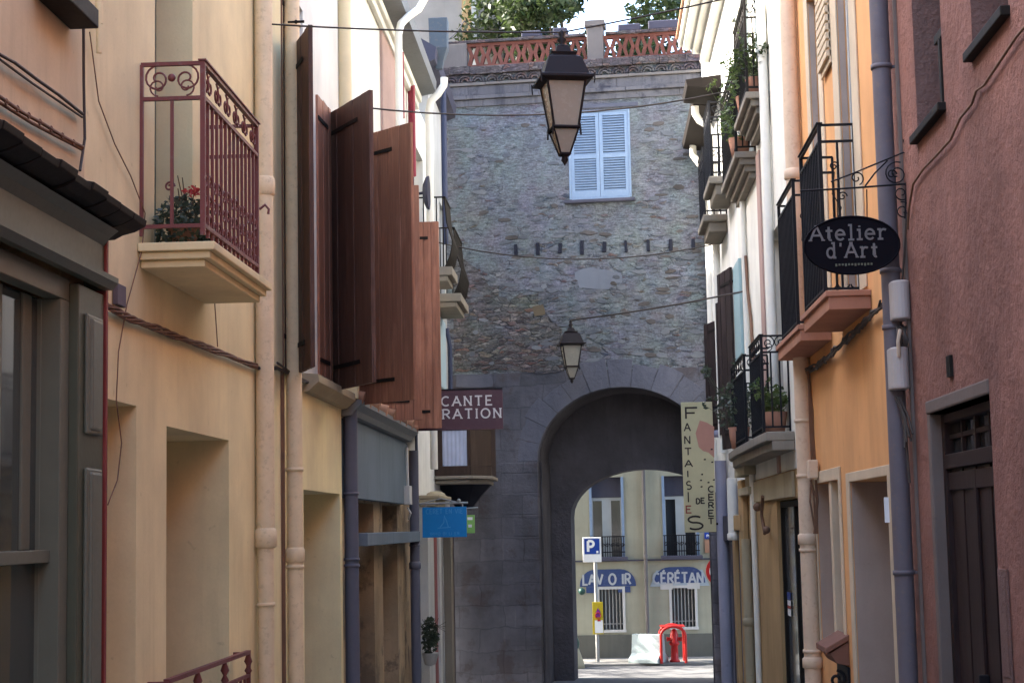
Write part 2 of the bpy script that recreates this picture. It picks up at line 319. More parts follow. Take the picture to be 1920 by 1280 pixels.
def pipe(par, pts, r, mat, collars=(), name='downpipe', cr=1.22, cl=.05, clips=(), wallx=None):
    m = MB(); pp = [Vector(p) for p in pts]; m.tube(pp, r, 14)
    def at(z):
        for a, b in zip(pp, pp[1:]):
            if min(a.z, b.z) <= z <= max(a.z, b.z): t = (z - a.z) / (b.z - a.z + 1e-9); return a.lerp(b, t)
        return pp[-1]
    for z in collars:
        p = at(z); m.lathe((p.x, p.y, z), [(r * .99, -cl), (r * cr, -cl * .8), (r * cr, cl * .7), (r * .99, cl)], 14)
    for z in clips:
        p = at(z); m.lathe((p.x, p.y, z), [(r * .99, -.014), (r * 1.13, -.014), (r * 1.13, .014), (r * .99, .014)], 14)
        if wallx is not None: m.box(p.x, wallx, p.y - .008, p.y + .008, z - .008, z + .008)
    return m.build(name, mat, par)
def bars_railing(s, y0, y1, zb, zt, proj, nfront, nside, rb=.0095, rail=.018, band=.18, scroll=True, lower=None):
    m = MB(); xf = X(s, proj); xw = X(s, .005)
    for z in (zt, zt - band, zb + .05):
        m.box(xf - rail * .6, xf + rail * .6, y0 - rail * .6, y1 + rail * .6, z - rail * .5, z + rail * .5)
        for y in (y0, y1): m.box(min(xf, xw) , max(xf, xw), y - rail * .55, y + rail * .55, z - rail * .45, z + rail * .45)
    m.box(xf - .022, xf + .022, y0 - .022, y1 + .022, zt + rail * .5, zt + rail * .5 + .008)
    for y in (y0, y1): m.box(xf - .013, xf + .013, y - .013, y + .013, zb, zt - .001); m.box(xw - .012, xw + .012, y - .0125, y + .0125, zb, zt - .002)
    for i in range(1, nfront): y = y0 + (y1 - y0) * i / nfront; m.box(xf - rb, xf + rb, y - rb, y + rb, zb, zt - band)
    for y in (y0, y1):
        for i in range(1, nside): x = xf + (xw - xf) * i / nside; m.box(x - rb, x + rb, y - rb, y + rb, zb + .05, zt - band)
    if scroll:
        n = max(3, nfront // 2); r = band * .42
        for i in range(n):
            c = (xf, y0 + (y1 - y0) * (i + .5) / n, zt - band / 2)
            for sg in (-1, 1): m.tube(spiral((c[0], c[1] + sg * r * .5, c[2]), r * .8, 1.2, math.pi / 2, (0, sg, 0), (0, 0, 1), 12), .006, 4, False)
        for y in (y0,):
            for sg, fx in ((-1, .27), (1, .73)):
                m.tube(spiral((xf + (xw - xf) * fx, y, zt - band * .42), r * .95, 1.4, math.pi / 2, (sg, 0, 0), (0, 0, 1), 22), .006, 5, False); m.tube(spiral((xf + (xw - xf) * fx, y, zt - band * .66), r * .62, 1.3, -math.pi / 2, (-sg, 0, 0), (0, 0, 1), 18), .005, 5, False)
    if lower:
        n = nfront
        for i in range(n):
            y = y0 + (y1 - y0) * (i + .5) / n; d = (y1 - y0) / n * .42
            for zc in (zb + .09, zb + .2, zb + .31): m.tube(spiral((xf, y, zc), d, 1.1, 0 if i % 2 else math.pi, (0, 1, 0), (0, 0, 1), 9), .0065, 4, False)
    return m
def leaf_shutter(par, hinge, outer, z0, z1, mat, th=.035, planks=5, name='shutter', hinges=True):
    hx, hy = hinge; ox, oy = outer; d = Vector((ox - hx, oy - hy, 0)); L = d.length; d.normalize(); nrm = Vector((-d.y, d.x, 0)); m = MB()
    for i in range(planks):
        a = hx + d.x * (L * i / planks + .004), hy + d.y * (L * i / planks + .004); b = hx + d.x * (L * (i + 1) / planks - .004), hy + d.y * (L * (i + 1) / planks - .004)
        t = th; e = nrm * (.004 * (i % 2))
        m.slabq([Vector((a[0], a[1], z0)) + e, Vector((b[0], b[1], z0)) + e, Vector((b[0], b[1], z1)) + e, Vector((a[0], a[1], z1)) + e], nrm * (t - .008 * (i % 2)))
    m.slabq([Vector((hx, hy, z0 + .003)) + nrm * .012, Vector((ox, oy, z0 + .003)) + nrm * .012, Vector((ox, oy, z1 - .003)) + nrm * .012, Vector((hx, hy, z1 - .003)) + nrm * .012], nrm * (th - .024))
    for f in (.12, .5, .88):
        z = z0 + (z1 - z0) * f
        m.slabq([Vector((hx, hy, z - .05)) + d * .02 - nrm * .018, Vector((hx, hy, z - .05)) + d * (L - .02) - nrm * .018, Vector((hx, hy, z + .05)) + d * (L - .02) - nrm * .018, Vector((hx, hy, z + .05)) + d * .02 - nrm * .018], nrm * .0175) if False else None
    o = m.build(name, mat, par, .003)
    if hinges:
        q = MB()
        for f in (.08, .92):
            z = z0 + (z1 - z0) * f
            for sg in (-1, 1):
                base = nrm * (th + .002) if sg > 0 else nrm * -.008
                q.slabq([Vector((hx, hy, z - .018)) + base, Vector((hx, hy, z - .018)) + base + d * L * .72, Vector((hx, hy, z + .018)) + base + d * L * .72, Vector((hx, hy, z + .018)) + base], nrm * .006)
        build_split(q, 'hinge', 'blackbrown', o)
    return o
# ------------------------------------------------------------------ stroke lettering
def arc(cx, cy, rx, ry, a0, a1, n=9): return [(cx + rx * math.cos(R(a0 + (a1 - a0) * i / n)), cy + ry * math.sin(R(a0 + (a1 - a0) * i / n))) for i in range(n + 1)]
G = {
 'A': (.72, [[(0, 0), (.36, 1)], [(.36, 1), (.72, 0)], [(.13, .34), (.59, .34)]]), 'B': (.6, [[(.05, 0), (.05, 1)], [(.05, 1)] + arc(.3, .76, .26, .24, 90, -90) + [(.05, .52)], [(.05, .5)] + arc(.33, .25, .27, .25, 90, -90) + [(.05, 0)]]),
 'C': (.7, [arc(.4, .5, .38, .5, 50, 310, 14)]), 'D': (.68, [[(.06, 0), (.06, 1)], [(.06, 1)] + arc(.26, .5, .4, .5, 90, -90, 12) + [(.06, 0)]]),
 'E': (.58, [[(.56, 1), (.05, 1), (.05, 0), (.58, 0)], [(.05, .52), (.46, .52)]]), 'F': (.55, [[(.55, 1), (.05, 1), (.05, 0)], [(.05, .52), (.44, .52)]]),
 'I': (.16, [[(.08, 0), (.08, 1)]]), 'L': (.55, [[(.05, 1), (.05, 0), (.55, 0)]]), 'N': (.68, [[(.06, 0), (.06, 1)], [(.06, 1), (.62, 0)], [(.62, 0), (.62, 1)]]),
 'O': (.8, [arc(.4, .5, .37, .5, 0, 360, 22)]), 'P': (.6, [[(.06, 0), (.06, 1)], [(.06, 1)] + arc(.3, .73, .28, .27, 90, -90) + [(.06, .46)]]),
 'R': (.66, [[(.06, 0), (.06, 1)], [(.06, 1)] + arc(.32, .74, .27, .26, 90, -90) + [(.06, .48)], [(.3, .48), (.64, 0)]]),
 'S': (.58, [arc(.29, .75, .25, .25, 40, 250, 9) + arc(.29, .26, .27, .26, 80, -140, 9)]), 'T': (.66, [[(0, 1), (.66, 1)], [(.33, 1), (.33, 0)]]), 'V': (.7, [[(0, 1), (.35, 0)], [(.35, 0), (.7, 1)]]),
 'M': (.8, [[(.05, 0), (.05, 1), (.4, .3), (.75, 1), (.75, 0)]]), 'U': (.66, [[(.06, 1), (.06, .35)] + arc(.33, .3, .27, .3, 180, 360) + [(.6, 1)]]),
 't': (.42, [[(.2, .92), (.2, .12)] + arc(.3, .12, .1, .12, 180, 300, 5), [(.02, .64), (.4, .64)]]), 'e': (.56, [[(.05, .36), (.52, .36)] + arc(.28, .34, .24, .34, 10, 320, 14)]),
 'l': (.36, [[(.04, 1), (.2, 1), (.2, 0)], [(.02, 0), (.36, 0)]]), 'i': (.34, [[(.03, .66), (.18, .66), (.18, 0)], [(.0, 0), (.34, 0)], [(.18, .84), (.18, .95)]]),
 'r': (.5, [[(.0, .66), (.15, .66), (.15, 0)], [(.0, 0), (.32, 0)], arc(.36, .4, .2, .26, 170, 50, 6)]), 'd': (.6, [[(.3, 1), (.46, 1), (.46, 0), (.58, 0)], arc(.25, .33, .22, .33, 0, 360, 14)]),
 "'": (.2, [[(.1, 1), (.08, .74)]]), 'É': (.58, [[(.56, 1), (.05, 1), (.05, 0), (.58, 0)], [(.05, .52), (.46, .52)], [(.2, 1.12), (.42, 1.3)]]),
 '3': (.5, [arc(.22, .75, .24, .25, 140, -90, 8) + arc(.22, .26, .26, .26, 90, -140, 8)]), '0': (.6, [arc(.3, .5, .26, .5, 0, 360, 18)]), ' ': (.4, [])}
def ribbon(m, pts, t, y, dep):
    p = [Vector((a, b)) for a, b in pts]; n = len(p); L = []; Rr = []; closed = (p[0] - p[-1]).length < 1e-4
    for i in range(n):
        a = p[i] - p[i - 1] if i else (p[-1] - p[-2] if closed else p[1] - p[0]); b = p[i + 1] - p[i] if i < n - 1 else (p[1] - p[0] if closed else p[-1] - p[-2])
        a.normalize(); b.normalize(); na = Vector((-a.y, a.x)); nb = Vector((-b.y, b.x)); q = na + nb
        if q.length < .2: q = nb.copy()
        q.normalize(); k = min(1.6, 1 / max(.5, q.dot(nb))); L.append(p[i] + q * t / 2 * k); Rr.append(p[i] - q * t / 2 * k)
    vs = [(v.x, y, v.y) for v in L] + [(v.x, y, v.y) for v in Rr] + [(v.x, y + dep, v.y) for v in L] + [(v.x, y + dep, v.y) for v in Rr]
    fs = []
    for i in range(n - 1): fs += [(i, i + 1, n + i + 1, n + i), (i, 2 * n + i, 2 * n + i + 1, i + 1), (n + i, n + i + 1, 3 * n + i + 1, 3 * n + i)]
    m.add(vs, fs)
def text(m, string, x0, z0, h, y, t=.13, gap=.22, wid=None, serif=False, slope=0, dep=.004):
    tot = sum(G[c][0] + gap for c in string) - gap; sc = (wid / tot) if wid else h; x = x0; k = 0
    for ch in string:
        gw, st = G[ch]
        for s_ in st:
            pts = [(x + a * sc, z0 + b * h + slope * (x - x0)) for a, b in s_]; ribbon(m, pts, t * h, y - dep - k * .0003, dep); k = (k + 1) % 7
            if serif and len(s_) == 2 and abs(s_[0][1] - s_[1][1]) > .8 and ch not in "il":
                for a, b in s_: ribbon(m, [(x + (a - .11) * sc, z0 + b * h + slope * (x - x0)), (x + (a + .11) * sc, z0 + b * h + slope * (x - x0))], t * h * .6, y - dep - k * .0003, dep); k = (k + 1) % 7
        x += (gw + gap) * sc
    return m
def ashlar_fix():
    m = MT['ashlar']; n = m.node_tree.nodes; l = m.node_tree.links; b = n['Principled BSDF']
    tc = n.new('ShaderNodeTexCoord').outputs['Object']; sp = n.new('ShaderNodeSeparateXYZ'); l.new(tc, sp.inputs[0]); cb = n.new('ShaderNodeCombineXYZ')
    wob = noise(n, l, tc, 1.4, 4); wb = mth(n, l, 'MULTIPLY', wob, .22)
    l.new(mth(n, l, 'ADD', sp.outputs[0], wb), cb.inputs[0]); l.new(mth(n, l, 'ADD', sp.outputs[2], wb), cb.inputs[1])
    br = n.new('ShaderNodeTexBrick'); l.new(cb.outputs[0], br.inputs['Vector']); br.inputs['Scale'].default_value = 1
    br.inputs['Brick Width'].default_value = .74; br.inputs['Row Height'].default_value = .36; br.inputs['Mortar Size'].default_value = .012; br.inputs['Mortar Smooth'].default_value = .6
    setc(br.inputs['Color1'], g(1.12)); setc(br.inputs['Color2'], g(.84)); setc(br.inputs['Mortar'], g(.68))
    src = b.inputs['Base Color'].links[0].from_socket; l.new(mix(n, l, .75, src, br.outputs['Color'], 'MULTIPLY'), b.inputs['Base Color'])
ashlar_fix()
GZ = -2.6
def gz(y): return -1.6 - min(max(y, -40), 28) / 28.0
# ------------------------------------------------------------------ ground
def ground():
    m = MB(); ys = [-400, -40, 0, 10, 20, 27.9, 400]
    def z(y): return gz(y)
    for a, b in zip(ys[:-1], ys[1:-1]): m.quad((-400, a, z(a)), (400, a, z(a)), (400, b, z(b)), (-400, b, z(b)))
    tag(m.build('street', 'asphalt'), kind='structure')
    m = MB(); m.quad((-400, 27.9, GZ), (400, 27.9, GZ), (400, 400, GZ), (-400, 400, GZ)); tag(m.build('square', 'squareasphalt'), kind='structure')
    m = MB()
    for (x0, x1, y0, y1) in ((-12, 12, 32.2, 33.58),): m.box(x0, x1, y0, y1, GZ - .1, GZ + .05)
    tag(m.build('pavement', 'paving', bevel=.015), kind='structure')
ground()
# ------------------------------------------------------------------ left house 1: old shop
def old_shop():
    s = -1; t = thing('shop_house', (XL, 6.5, gz(6.5)), 'tan house at the far left over a grey-green wooden shopfront with a dark ledge', 'house')
    YB = wy(s, 160, 120)
    wall(s, -12.0, YB - .003, -2.6, 5.6, [(3.0, YB - .35, -2.0, 1.3, .5)]).build('wall', 'tan', t)
    # shopfront joinery 0.1 proud
    xf = X(s, .10); Y1 = wy(s, 194, 700, .10); zt = wz(s, 195, 545, .1)
    m = MB(); Yp = wy(s, 147, 700, .1); m.box(X(s, .003), xf, Yp, Y1, -2.2, zt - .02)
    m.build('pilaster', 'greygreen', t, .006); m = MB()
    for (pa, pb, ya, yb) in ((157, 186, 592, 815), (157, 186, 878, 1290)):
        a, b = wy(s, pa, 700, .1), wy(s, pb, 700, .1); z1, z0 = wz(s, 170, ya, .1), wz(s, 170, yb, .1)
        for k, (ins, o) in enumerate(((0, .02), (.018, .032))): m.box(xf, xf + o, a + ins * 2.2, b - ins * 2.2, z0 + ins, z1 - ins)
    build_split(m, 'raised_panel', 'greygreen_l', t, .012)
    m = MB(); m.box(X(s, .003), xf + .012, Y1 + .001, Y1 + .035, -2.2, wz(s, 195, 425, .1)); m.build('red_corner_strip', 'redstrip', t, .004)
    # entablature: curved fascia, mouldings, ledge
    zc = wz(s, 140, 330, .2); z_l = P(270, 410, 'y', 8.05).z
    m = MB(); prof = [(.10, zt), (.14, zt), (.17, zt + .03), (.17, zt + .055), (.12, zt + .075), (.10, zt + .09), (.10, z_l - .16), (.13, z_l - .12), (.17, z_l - .09)]
    yA, yB = 2.2, Y1 - .002
    for (d0, a0), (d1, a1) in zip(prof, prof[1:]): m.quad((X(s, d0), yA, a0), (X(s, d0), yB, a0), (X(s, d1), yB, a1), (X(s, d1), yA, a1))
    m.add([(X(s, .003), yB, zt)] + [(X(s, d), yB, a) for d, a in prof] + [(X(s, .003), yB, z_l - .09)], [tuple(range(len(prof) + 2))])
    m.build('fascia', 'greygreen', t)
    m = MB(); yE = 8.06
    pr = [(.003, z_l - .1), (.10, z_l - .095), (.14, z_l - .075), (.20, z_l - .06), (.255, z_l - .035), (.262, z_l - .004), (.003, z_l + .045)]
    n = 26
    for i in range(n):
        a = 2.2 + (yE - 2.2) * i / n; b = 2.2 + (yE - 2.2) * (i + 1) / n; j = random.uniform(-.006, .006); last = .05 * (i == n - 1)
        m.slabq([(X(s, max(.003, d + (j if d > .2 else 0) - last * .0)), a + .002, z + j) for d, z in pr], (0, b - a - .004, 0))
    m.build('ledge', 'blackbrown', t, .004)
    # glazing
    Yh = Yp - .01; za, zh, ztr = -1.2, wz(s, 40, 548, -.05), wz(s, 50, 1040, -.05); xg = X(s, -.06)
    m = MB(); m.box(X(s, -.02), X(s, .06), 2.4, Yh, zh, zt - .004); m.box(xg, X(s, .06), Yh - .12, Yh, -2.2, zh - .002); m.box(xg, X(s, .02), 2.4, Yh - .122, ztr - .035, ztr + .02)
    for pa, pb in ((-14, 2), (42, 58)): m.box(xg, X(s, -.035), wy(s, pa, 800, -.035), wy(s, pb, 800, -.035), ztr + .022, zh - .002)
    m.box(xg, X(s, -.025), wy(s, 84, 800, -.025), Yh - .121, -2.2, zh - .003); m.build('window_frame', 'greygreen_l', t, .004)
    m = MB(); m.box(X(s, -.058), X(s, -.046), 2.4, Yh - .05, -2.2, zh); m.build('pane', 'glassshop', t)
    m = MB(); m.box(X(s, -.48), X(s, -.46), 3.0, Yh - .4, -1.9, .8)
    for k in range(5): m.box(X(s, -.4), X(s, -.2), 5.2 + k * .5, 5.35 + k * .5, -1.6, -1.0 + .2 * (k % 3))
    m.build('shop_interior', 'concrete', t)
    # window sill block at the top, cables
    a = wy(s, 60, 0); m = MB(); m.box(X(s, .003), X(s, .14), a, wy(s, 150, 10, .05), zat(18, 7.6) , zat(18, 7.6) + .09); m.build('window_sill', 'blackbrown', t, .006)
    m = MB()
    m.tube([W(s, -60, 62, .03), W(s, 0, 103, .03), W(s, 28, 118, .045), W(s, 70, 150, .03), W(s, 110, 178, .045), W(s, 155, 214, .03)], .008, 6); m.tube([W(s, 0, 112, .03), W(s, 60, 156, .035), W(s, 110, 190, .03), W(s, 154, 220, .03)], .006, 6)
    m.tube([W(s, 156, -20, .03), W(s, 157, 150, .04), W(s, 159, 260, .03), W(s, 150, 320, .05)], .007, 6); build_split(m, 'cable', 'cable', t)
    m = MB(); pts = [W(s, a, b, .035) for a, b in ((-40, 158), (0, 182), (40, 210), (80, 232), (118, 256), (155, 276))]; m.tube(pts, .009, 6)
    for i in range(9):
        p = W(s, -30 + i * 21, 168 + i * 12.6, .04); m.tube(spiral(p, .02, 1, 0, (0, 1, 0), (0, 0, 1), 8), .004, 5)
    m.tube([W(s, a, b + 9, .03) for a, b in ((-40, 158), (0, 184), (60, 222), (155, 272))], .008, 5); m.build('twisted_cable', 'cablebrown', t)
old_shop()
# ------------------------------------------------------------------ left house 2: cream house with the maroon balcony
def cream_house():
    s = -1; y0 = wy(s, 160, 120); y1 = wy(s, 481, 650); t = thing('cream_house', (XL, y0, gz(y0)), 'cream rendered house with a maroon iron balcony, beside the grey-green shopfront', 'house')
    hd = (wy(s, 290, 200), wy(s, 361, 200), 1.52, 3.75, .28); h1 = (8.12, wy(s, 256, 762), -2.4, wz(s, 252, 760), .8)
    h2 = (wy(s, 312, 900), wy(s, 429, 900), -2.4, wz(s, 428, 825), 1.0)
    wall(s, y0, y1 - .003, -2.6, 6.6, [hd, h1, h2]).build('wall', 'cream', t)
    window(t, s, hd, 'greygreen_l', 'glass', name='balcony_door', rails=(.3,)); window(t, s, h1, 'greygreen_l', 'glass', leaves=1); window(t, s, h2, 'greygreen_l', 'glass', rails=(.4, .75), name='french_window')
    # balcony
    dp = .34; yn = 8.88; yf = 10.33; zt = wz(s, 403, 452, .415); m = MB()
    for k, (o, za, zb) in enumerate(((.415, zt - .045, zt), (.385, zt - .085, zt - .0455), (.35, zt - .125, zt - .0855))): e = .415 - o; m.box(X(s, .003), X(s, o), yn - .06 + e, yf + .10 - e, za, zb)
    b = m.build('balcony_slab', 'cream', t, .006)
    r = bars_railing(s, yn, yf, zt + .045, 2.515, dp, 13, 2, .0085, .022, .19, lower=True); r.build('railing', 'maroon', b)
    m = MB(); m.ball((X(s, dp / 2), yn, 2.515 - .075), .022, 8); m.build('rail_boss', 'maroon', b)
    # scroll basket and hook
    m = MB(); q = P(318, 350, 'y', yn + .02); m.tube(spiral(q, .028, 1.4, 0, (1, 0, 0), (0, 0, 1)), .006, 5)
    q2 = W(s, 487, 392, .3); m.tube([q2, q2 + Vector((.03, .02, .03)), q2 + Vector((.055, .02, .0)), q2 + Vector((.05, .02, -.03))], .009, 6); build_split(m, 'scroll_hook', 'maroon', b)
    # low guard rail of the french window
    za = wz(s, 467, 1221, .1); yr0, yr1 = wy(s, 312, 1265, .1), wy(s, 466, 1221, .1); m = MB(); xf = X(s, .1)
    m.box(xf - .016, xf + .016, yr0, yr1, za - .012, za + .012); m.box(xf - .01, xf + .01, yr0, yr1, za - .16, za - .14)
    for i in range(4):
        y = yr0 + (yr1 - yr0) * i / 3 + (0.01 if i == 0 else -.01 if i == 3 else 0); m.lathe((xf, y, za - .14), [(.012, 0), (.026, .02), (.01, .05), (.028, .08), (.012, .125)], 8)
    n = 17
    for i in range(n + 1): y = yr0 + (yr1 - yr0) * i / n; m.box(xf - .008, xf + .008, y - .008, y + .008, za - .8, za - .155)
    for y in (yr0, yr1): m.box(xf - .013, xf + .013, y - .013, y + .013, -2.2, za); m.box(XL, xf, y - .01, y + .01, za - .02, za)
    m.build('guard_rail', 'maroon', t)
    m = MB(); m.box(X(s, .003), X(s, .03), wy(s, 210, 550), wy(s, 226, 550), wz(s, 218, 574), wz(s, 218, 534)); m.build('bell_plate', 'pipelilac', t, .004)
    # cable bundle of twisted strands
    m = MB(); A = [(196, 570), (230, 590), (262, 604), (300, 618), (340, 634), (380, 648), (420, 663), (482, 688)]
    for k in range(5):
        pts = []
        for i in range(40):
            u = i / 39 * (len(A) - 1); j = min(int(u), len(A) - 2); f = u - j; px = A[j][0] * (1 - f) + A[j + 1][0] * f; py = A[j][1] * (1 - f) + A[j + 1][1] * f
            ph = i * .55 + k * 1.256; p = W(s, px, py, .03); pts.append(p + Vector((math.cos(ph) * .008, 0, math.sin(ph) * .014 + (k - 2) * .002)))
        m.tube(pts, .0075, 5)
    m.build('cable_bundle', 'cablebrown', t)
    m = MB(); m.tube([W(s, a, b, .02) for a, b in ((168, 60), (185, 190), (215, 270), (245, 330), (272, 400), (266, 470), (238, 570), (222, 660), (218, 750), (228, 830), (220, 900), (202, 946))], .0035, 5); m.tube([W(s, 402, 560, .02), W(s, 408, 650, .02)], .004, 5); build_split(m, 'loose_wire', 'cablebrown', t)
    m = MB()
    for (a, b, c, d) in ((177, 195, -20, 45), (179, 193, 45, 100)): m.tube([W(s, 185, c, .04), W(s, 186, d, .04)], .018 if c < 0 else .014, 10)
    build_split(m, 'conduit_stub', 'cream', t)
cream_house()
def geranium():
    s = -1; c = Vector((X(s, .17), 9.15, 0)); t = thing('flower_pot', (c.x, c.y, 1.53), 'potted red geranium with dusty leaves standing on the maroon balcony', 'potted plant')
    MB().lathe((c.x, c.y, 1.528), [(.001, 0), (.06, 0), (.085, .13), (.09, .13), (.09, .15), (.07, .15)], 14).build('pot', 'terracotta', t)
    m = MB(); m.leaves((c.x, c.y + .05, 1.68), (.17, .28, .17), 900, .024, .1); m.leaves((c.x + .02, c.y + .4, 1.66), (.14, .35, .12), 420, .022, .1); m.build('foliage', 'leafgrey', t)
    m = MB(); m.leaves((c.x + .05, c.y - .02, 1.865), (.05, .05, .03), 90, .014, 0); m.leaves((c.x + .1, c.y + .1, 1.83), (.05, .05, .03), 50, .012, 0); m.build('flower', 'petal', t)
    m = MB()
    for k in range(6): m.tube([(c.x, c.y + .04 * k, 1.66), (c.x + random.uniform(-.04, .06), c.y + random.uniform(-.05, .1), 1.86 + random.uniform(0, .1))], .003, 4)
    m.build('stem', 'twig', t)
geranium()
# ------------------------------------------------------------------ left house 3: shuttered house
def shutter_house():
    s = -1; y0 = wy(s, 481, 650); yC = wy(s, 641, 900); y1 = wy(s, 785, 985)
    t = thing('shuttered_house', (XL, y0, gz(y0)), 'tall pale house whose brown plank shutters stand open over the street on the left', 'house')
    hA = (wy(s, 541, 400), wy(s, 570, 400), 1.34, 4.4, .2); hB = (15.1, 16.25, 1.4, 3.9, .2); hC = (17.4, 18.6, 1.4, 3.9, .2); hD = (19.8, 20.9, 1.4, 3.9, .2)
    hG = (wy(s, 569, 915), wy(s, 637, 925), -2.7, wz(s, 632, 925), .9)
    hs = [hA, hB, hC, hD]
    zl = 1.24
    wall(s, y0, y1 - .003, zl + .002, 6.3, hs).build('upper_wall', 'offwhite', t)
    wall(s, y0, yC - .002, -2.8, zl, [hG]).build('lower_wall', 'cream_b', t)
    for h in hs: window(t, s, h, 'framecream', 'glass')
    window(t, s, hG, 'greygreen_l', 'glass')
    # painted band, cream render of the first bay
    m = MB(); m.box(X(s, .002), X(s, .018), y0, wy(s, 538, 300), zl + .004, 6.25); m.build('corner_render', 'cream_b', t)
    m = MB(); m.box(X(s, .002), X(s, .03), wy(s, 712, 100), wy(s, 741, 100), zl + .08, 6.25); m.build('painted_band', 'mauve', t)
    # shutters: hinge on the wall, outer edge in the street
    def edge(px, py, zz):   # (x, y) of a point of known height seen at that pixel
        d = M3 @ cv(px, py); k = zz / d.z; return (d.x * k, d.y * k)
    zt = 3.83; zb = 1.2
    leaf_shutter(t, (X(s, .01), 13.32), edge(578, 46, 3.84), 1.22, 3.84, 'shutterdark')
    leaf_shutter(t, (X(s, .01), 12.95), (X(s, .06), 13.35), 1.25, 4.4, 'shutterdark', planks=3)
    leaf_shutter(t, (X(s, .02), 14.68), (X(s, .05), 15.25), 1.28, 3.84, 'shutterbrown')
    leaf_shutter(t, (X(s, .01), 15.35), edge(692, 168, zt), 1.26, zt, 'shutterdark', th=.04)
    leaf_shutter(t, (X(s, .01), 16.45), edge(769, 229, zt), 1.2, zt, 'shutterbrown', th=.04, planks=6)
    leaf_shutter(t, (X(s, .01), 18.7), (P(785, 328, 'y', 18.75).x, 18.75), 1.2, zt, 'shutterbrown', planks=5)
    leaf_shutter(t, (X(s, .01), 21.05), (P(822, 400, 'y', 21.05).x, 21.05), 1.24, zt, 'shutterbrown', th=.04, planks=5)
    # ledge gutter with canal tiles
    m = MB(); n = 1; xo = X(s, .14)
    prof = [(X(s, .003), zl - .10), (X(s, .06), zl - .09), (X(s, .10), zl - .05), (xo, zl - .02), (xo, zl + .045), (X(s, .003), zl + .06)]
    m.slabq([(x, wy(s, 566, 680), z) for x, z in prof], (0, yC - wy(s, 566, 680) - .002, 0)); m.build('ledge', 'beige', t, .004)
    m = MB(); m.tube([W(s, a, b, .04) for a, b in ((484, 690), (520, 690), (568, 712), (600, 728), (640, 750))], .014, 6); m.tube([W(s, a, b, .05) for a, b in ((520, 680), (568, 716), (585, 716), (600, 735), (640, 756))], .01, 6); build_split(m, 'cable', 'cable', t)
    xw = X(s, 0)
    pz = lambda px, py: W(s, px, py, .07)
    a = pz(494, 100); pipe(t, [(a.x, a.y, 6.2), (a.x, a.y, wz(s, 498, 1010, .07))], .066, 'pipecream', [wz(s, 497, 352, .07), wz(s, 500, 1008, .07)], cl=.07)
    pipe(t, [(a.x, a.y, wz(s, 498, 1012, .07)), (a.x, a.y, -2.3)], .058, 'pipecream', [], clips=[-.5], wallx=xw)
    b1, b2 = W(s, 533, 0, .08), W(s, 553, 1000, .08); pipe(t, [(b2.x, b2.y, 6.2), (b2.x, b2.y, -2.4)], .062, 'pipecream', [wz(s, 556, 1040, .08)], cl=.06, clips=[wz(s, 545, 45, .08), wz(s, 553, 880, .08), wz(s, 553, 1062, .08)], wallx=xw)
    y = wy(s, 530, 600, .02); m = MB(); m.box(X(s, .002), X(s, .03), y - .006, y + .006, -2.4, 6.2); m.tube([(X(s, .02), y0 + .05, -2.3), (X(s, .02), y0 + .05, 6.2)], .008, 6); m.build('conduit', 'cablebrown', t)
    a = W(s, 645, 80, .05); pipe(t, [(a.x, a.y, 6.2), (a.x, a.y, zl + .1)], .07, 'pipeyellow', [])
    # roof: gutter and eaves over the far part
    m = MB(); ye0, ye1 = 14.5, 23.3
    m.slabq([(X(s, .0), ye0, 6.0), (X(s, .29), ye0, 6.06), (X(s, .30), ye0, 6.22), (X(s, .26), ye0, 6.24), (XL - 4.5, ye0, 8.9), (XL - 4.5, ye0, 8.7), (XL, ye0, 6.12)][:7], (0, ye1 - ye0, 0)); m.build('roof', 'zinc', t)
    m = MB(); m.box(X(s, .003), X(s, .10), ye0, ye1 - .1, 5.9, 5.998); m.box(X(s, .003), X(s, .06), ye0, ye1 - .1, 5.8, 5.899); m.build('cornice', 'offwhite', t, .01)
    gp = lambda px, py, d: W(s, px, py, d)
    c = [P(800, -8, 'y', 19.9), P(785, 18, 'y', 19.7), P(765, 32, 'y', 19.5), P(752, 45, 'y', 19.3), P(747, 65, 'y', 19.25)]; pipe(t, c + [(c[-1].x, c[-1].y, 1.3)], .045, 'pipewhite', [])
    # blue-grey shopfront
    zf0 = wz(s, 757, 945); yq = wy(s, 757, 880)
    m = MB(); m.box(X(s, -.05), X(s, .05), yC + .14, yq, zf0, zl - .17); m.build('fascia', 'bluegrey', t, .006)
    m = MB(); m.slabq([(X(s, 0), yC, zl - .165), (X(s, .1), yC, zl - .15), (X(s, .13), yC, zl - .1), (X(s, .19), yC, zl - .05), (X(s, .19), yC, zl - .01), (X(s, .003), yC, zl - .002)], (0, yq - yC, 0)); m.build('gutter', 'zinc', t)
    m = MB(); k = 0; yy = yC + .1
    while yy < yq - .05:
        m.tube([(X(s, .205), yy, zl + .012), (X(s, -.02), yy, zl + .075)], [.06, .05], 10); yy += .62 + random.uniform(-.05, .05)
    build_split(m, 'canal_tile', 'tile', t)
    m = MB(); m.box(X(s, .003), X(s, .16), yC - .03, yC + .1, zl + .002, zl + .13); m.build('end_stone', 'cream_b', t, .005)
    holes = [(wy(s, 672, 960), wy(s, 710, 1000), -2.8, zf0 - .02, .4), (wy(s, 726, 1000), wy(s, 753, 1000), -2.8, zf0 - .02, .4)]
    wall(s, yC, y1 - .003, -2.9, zl - .2, holes, dx=-.055).build('shop_wall', 'oldstone', t)
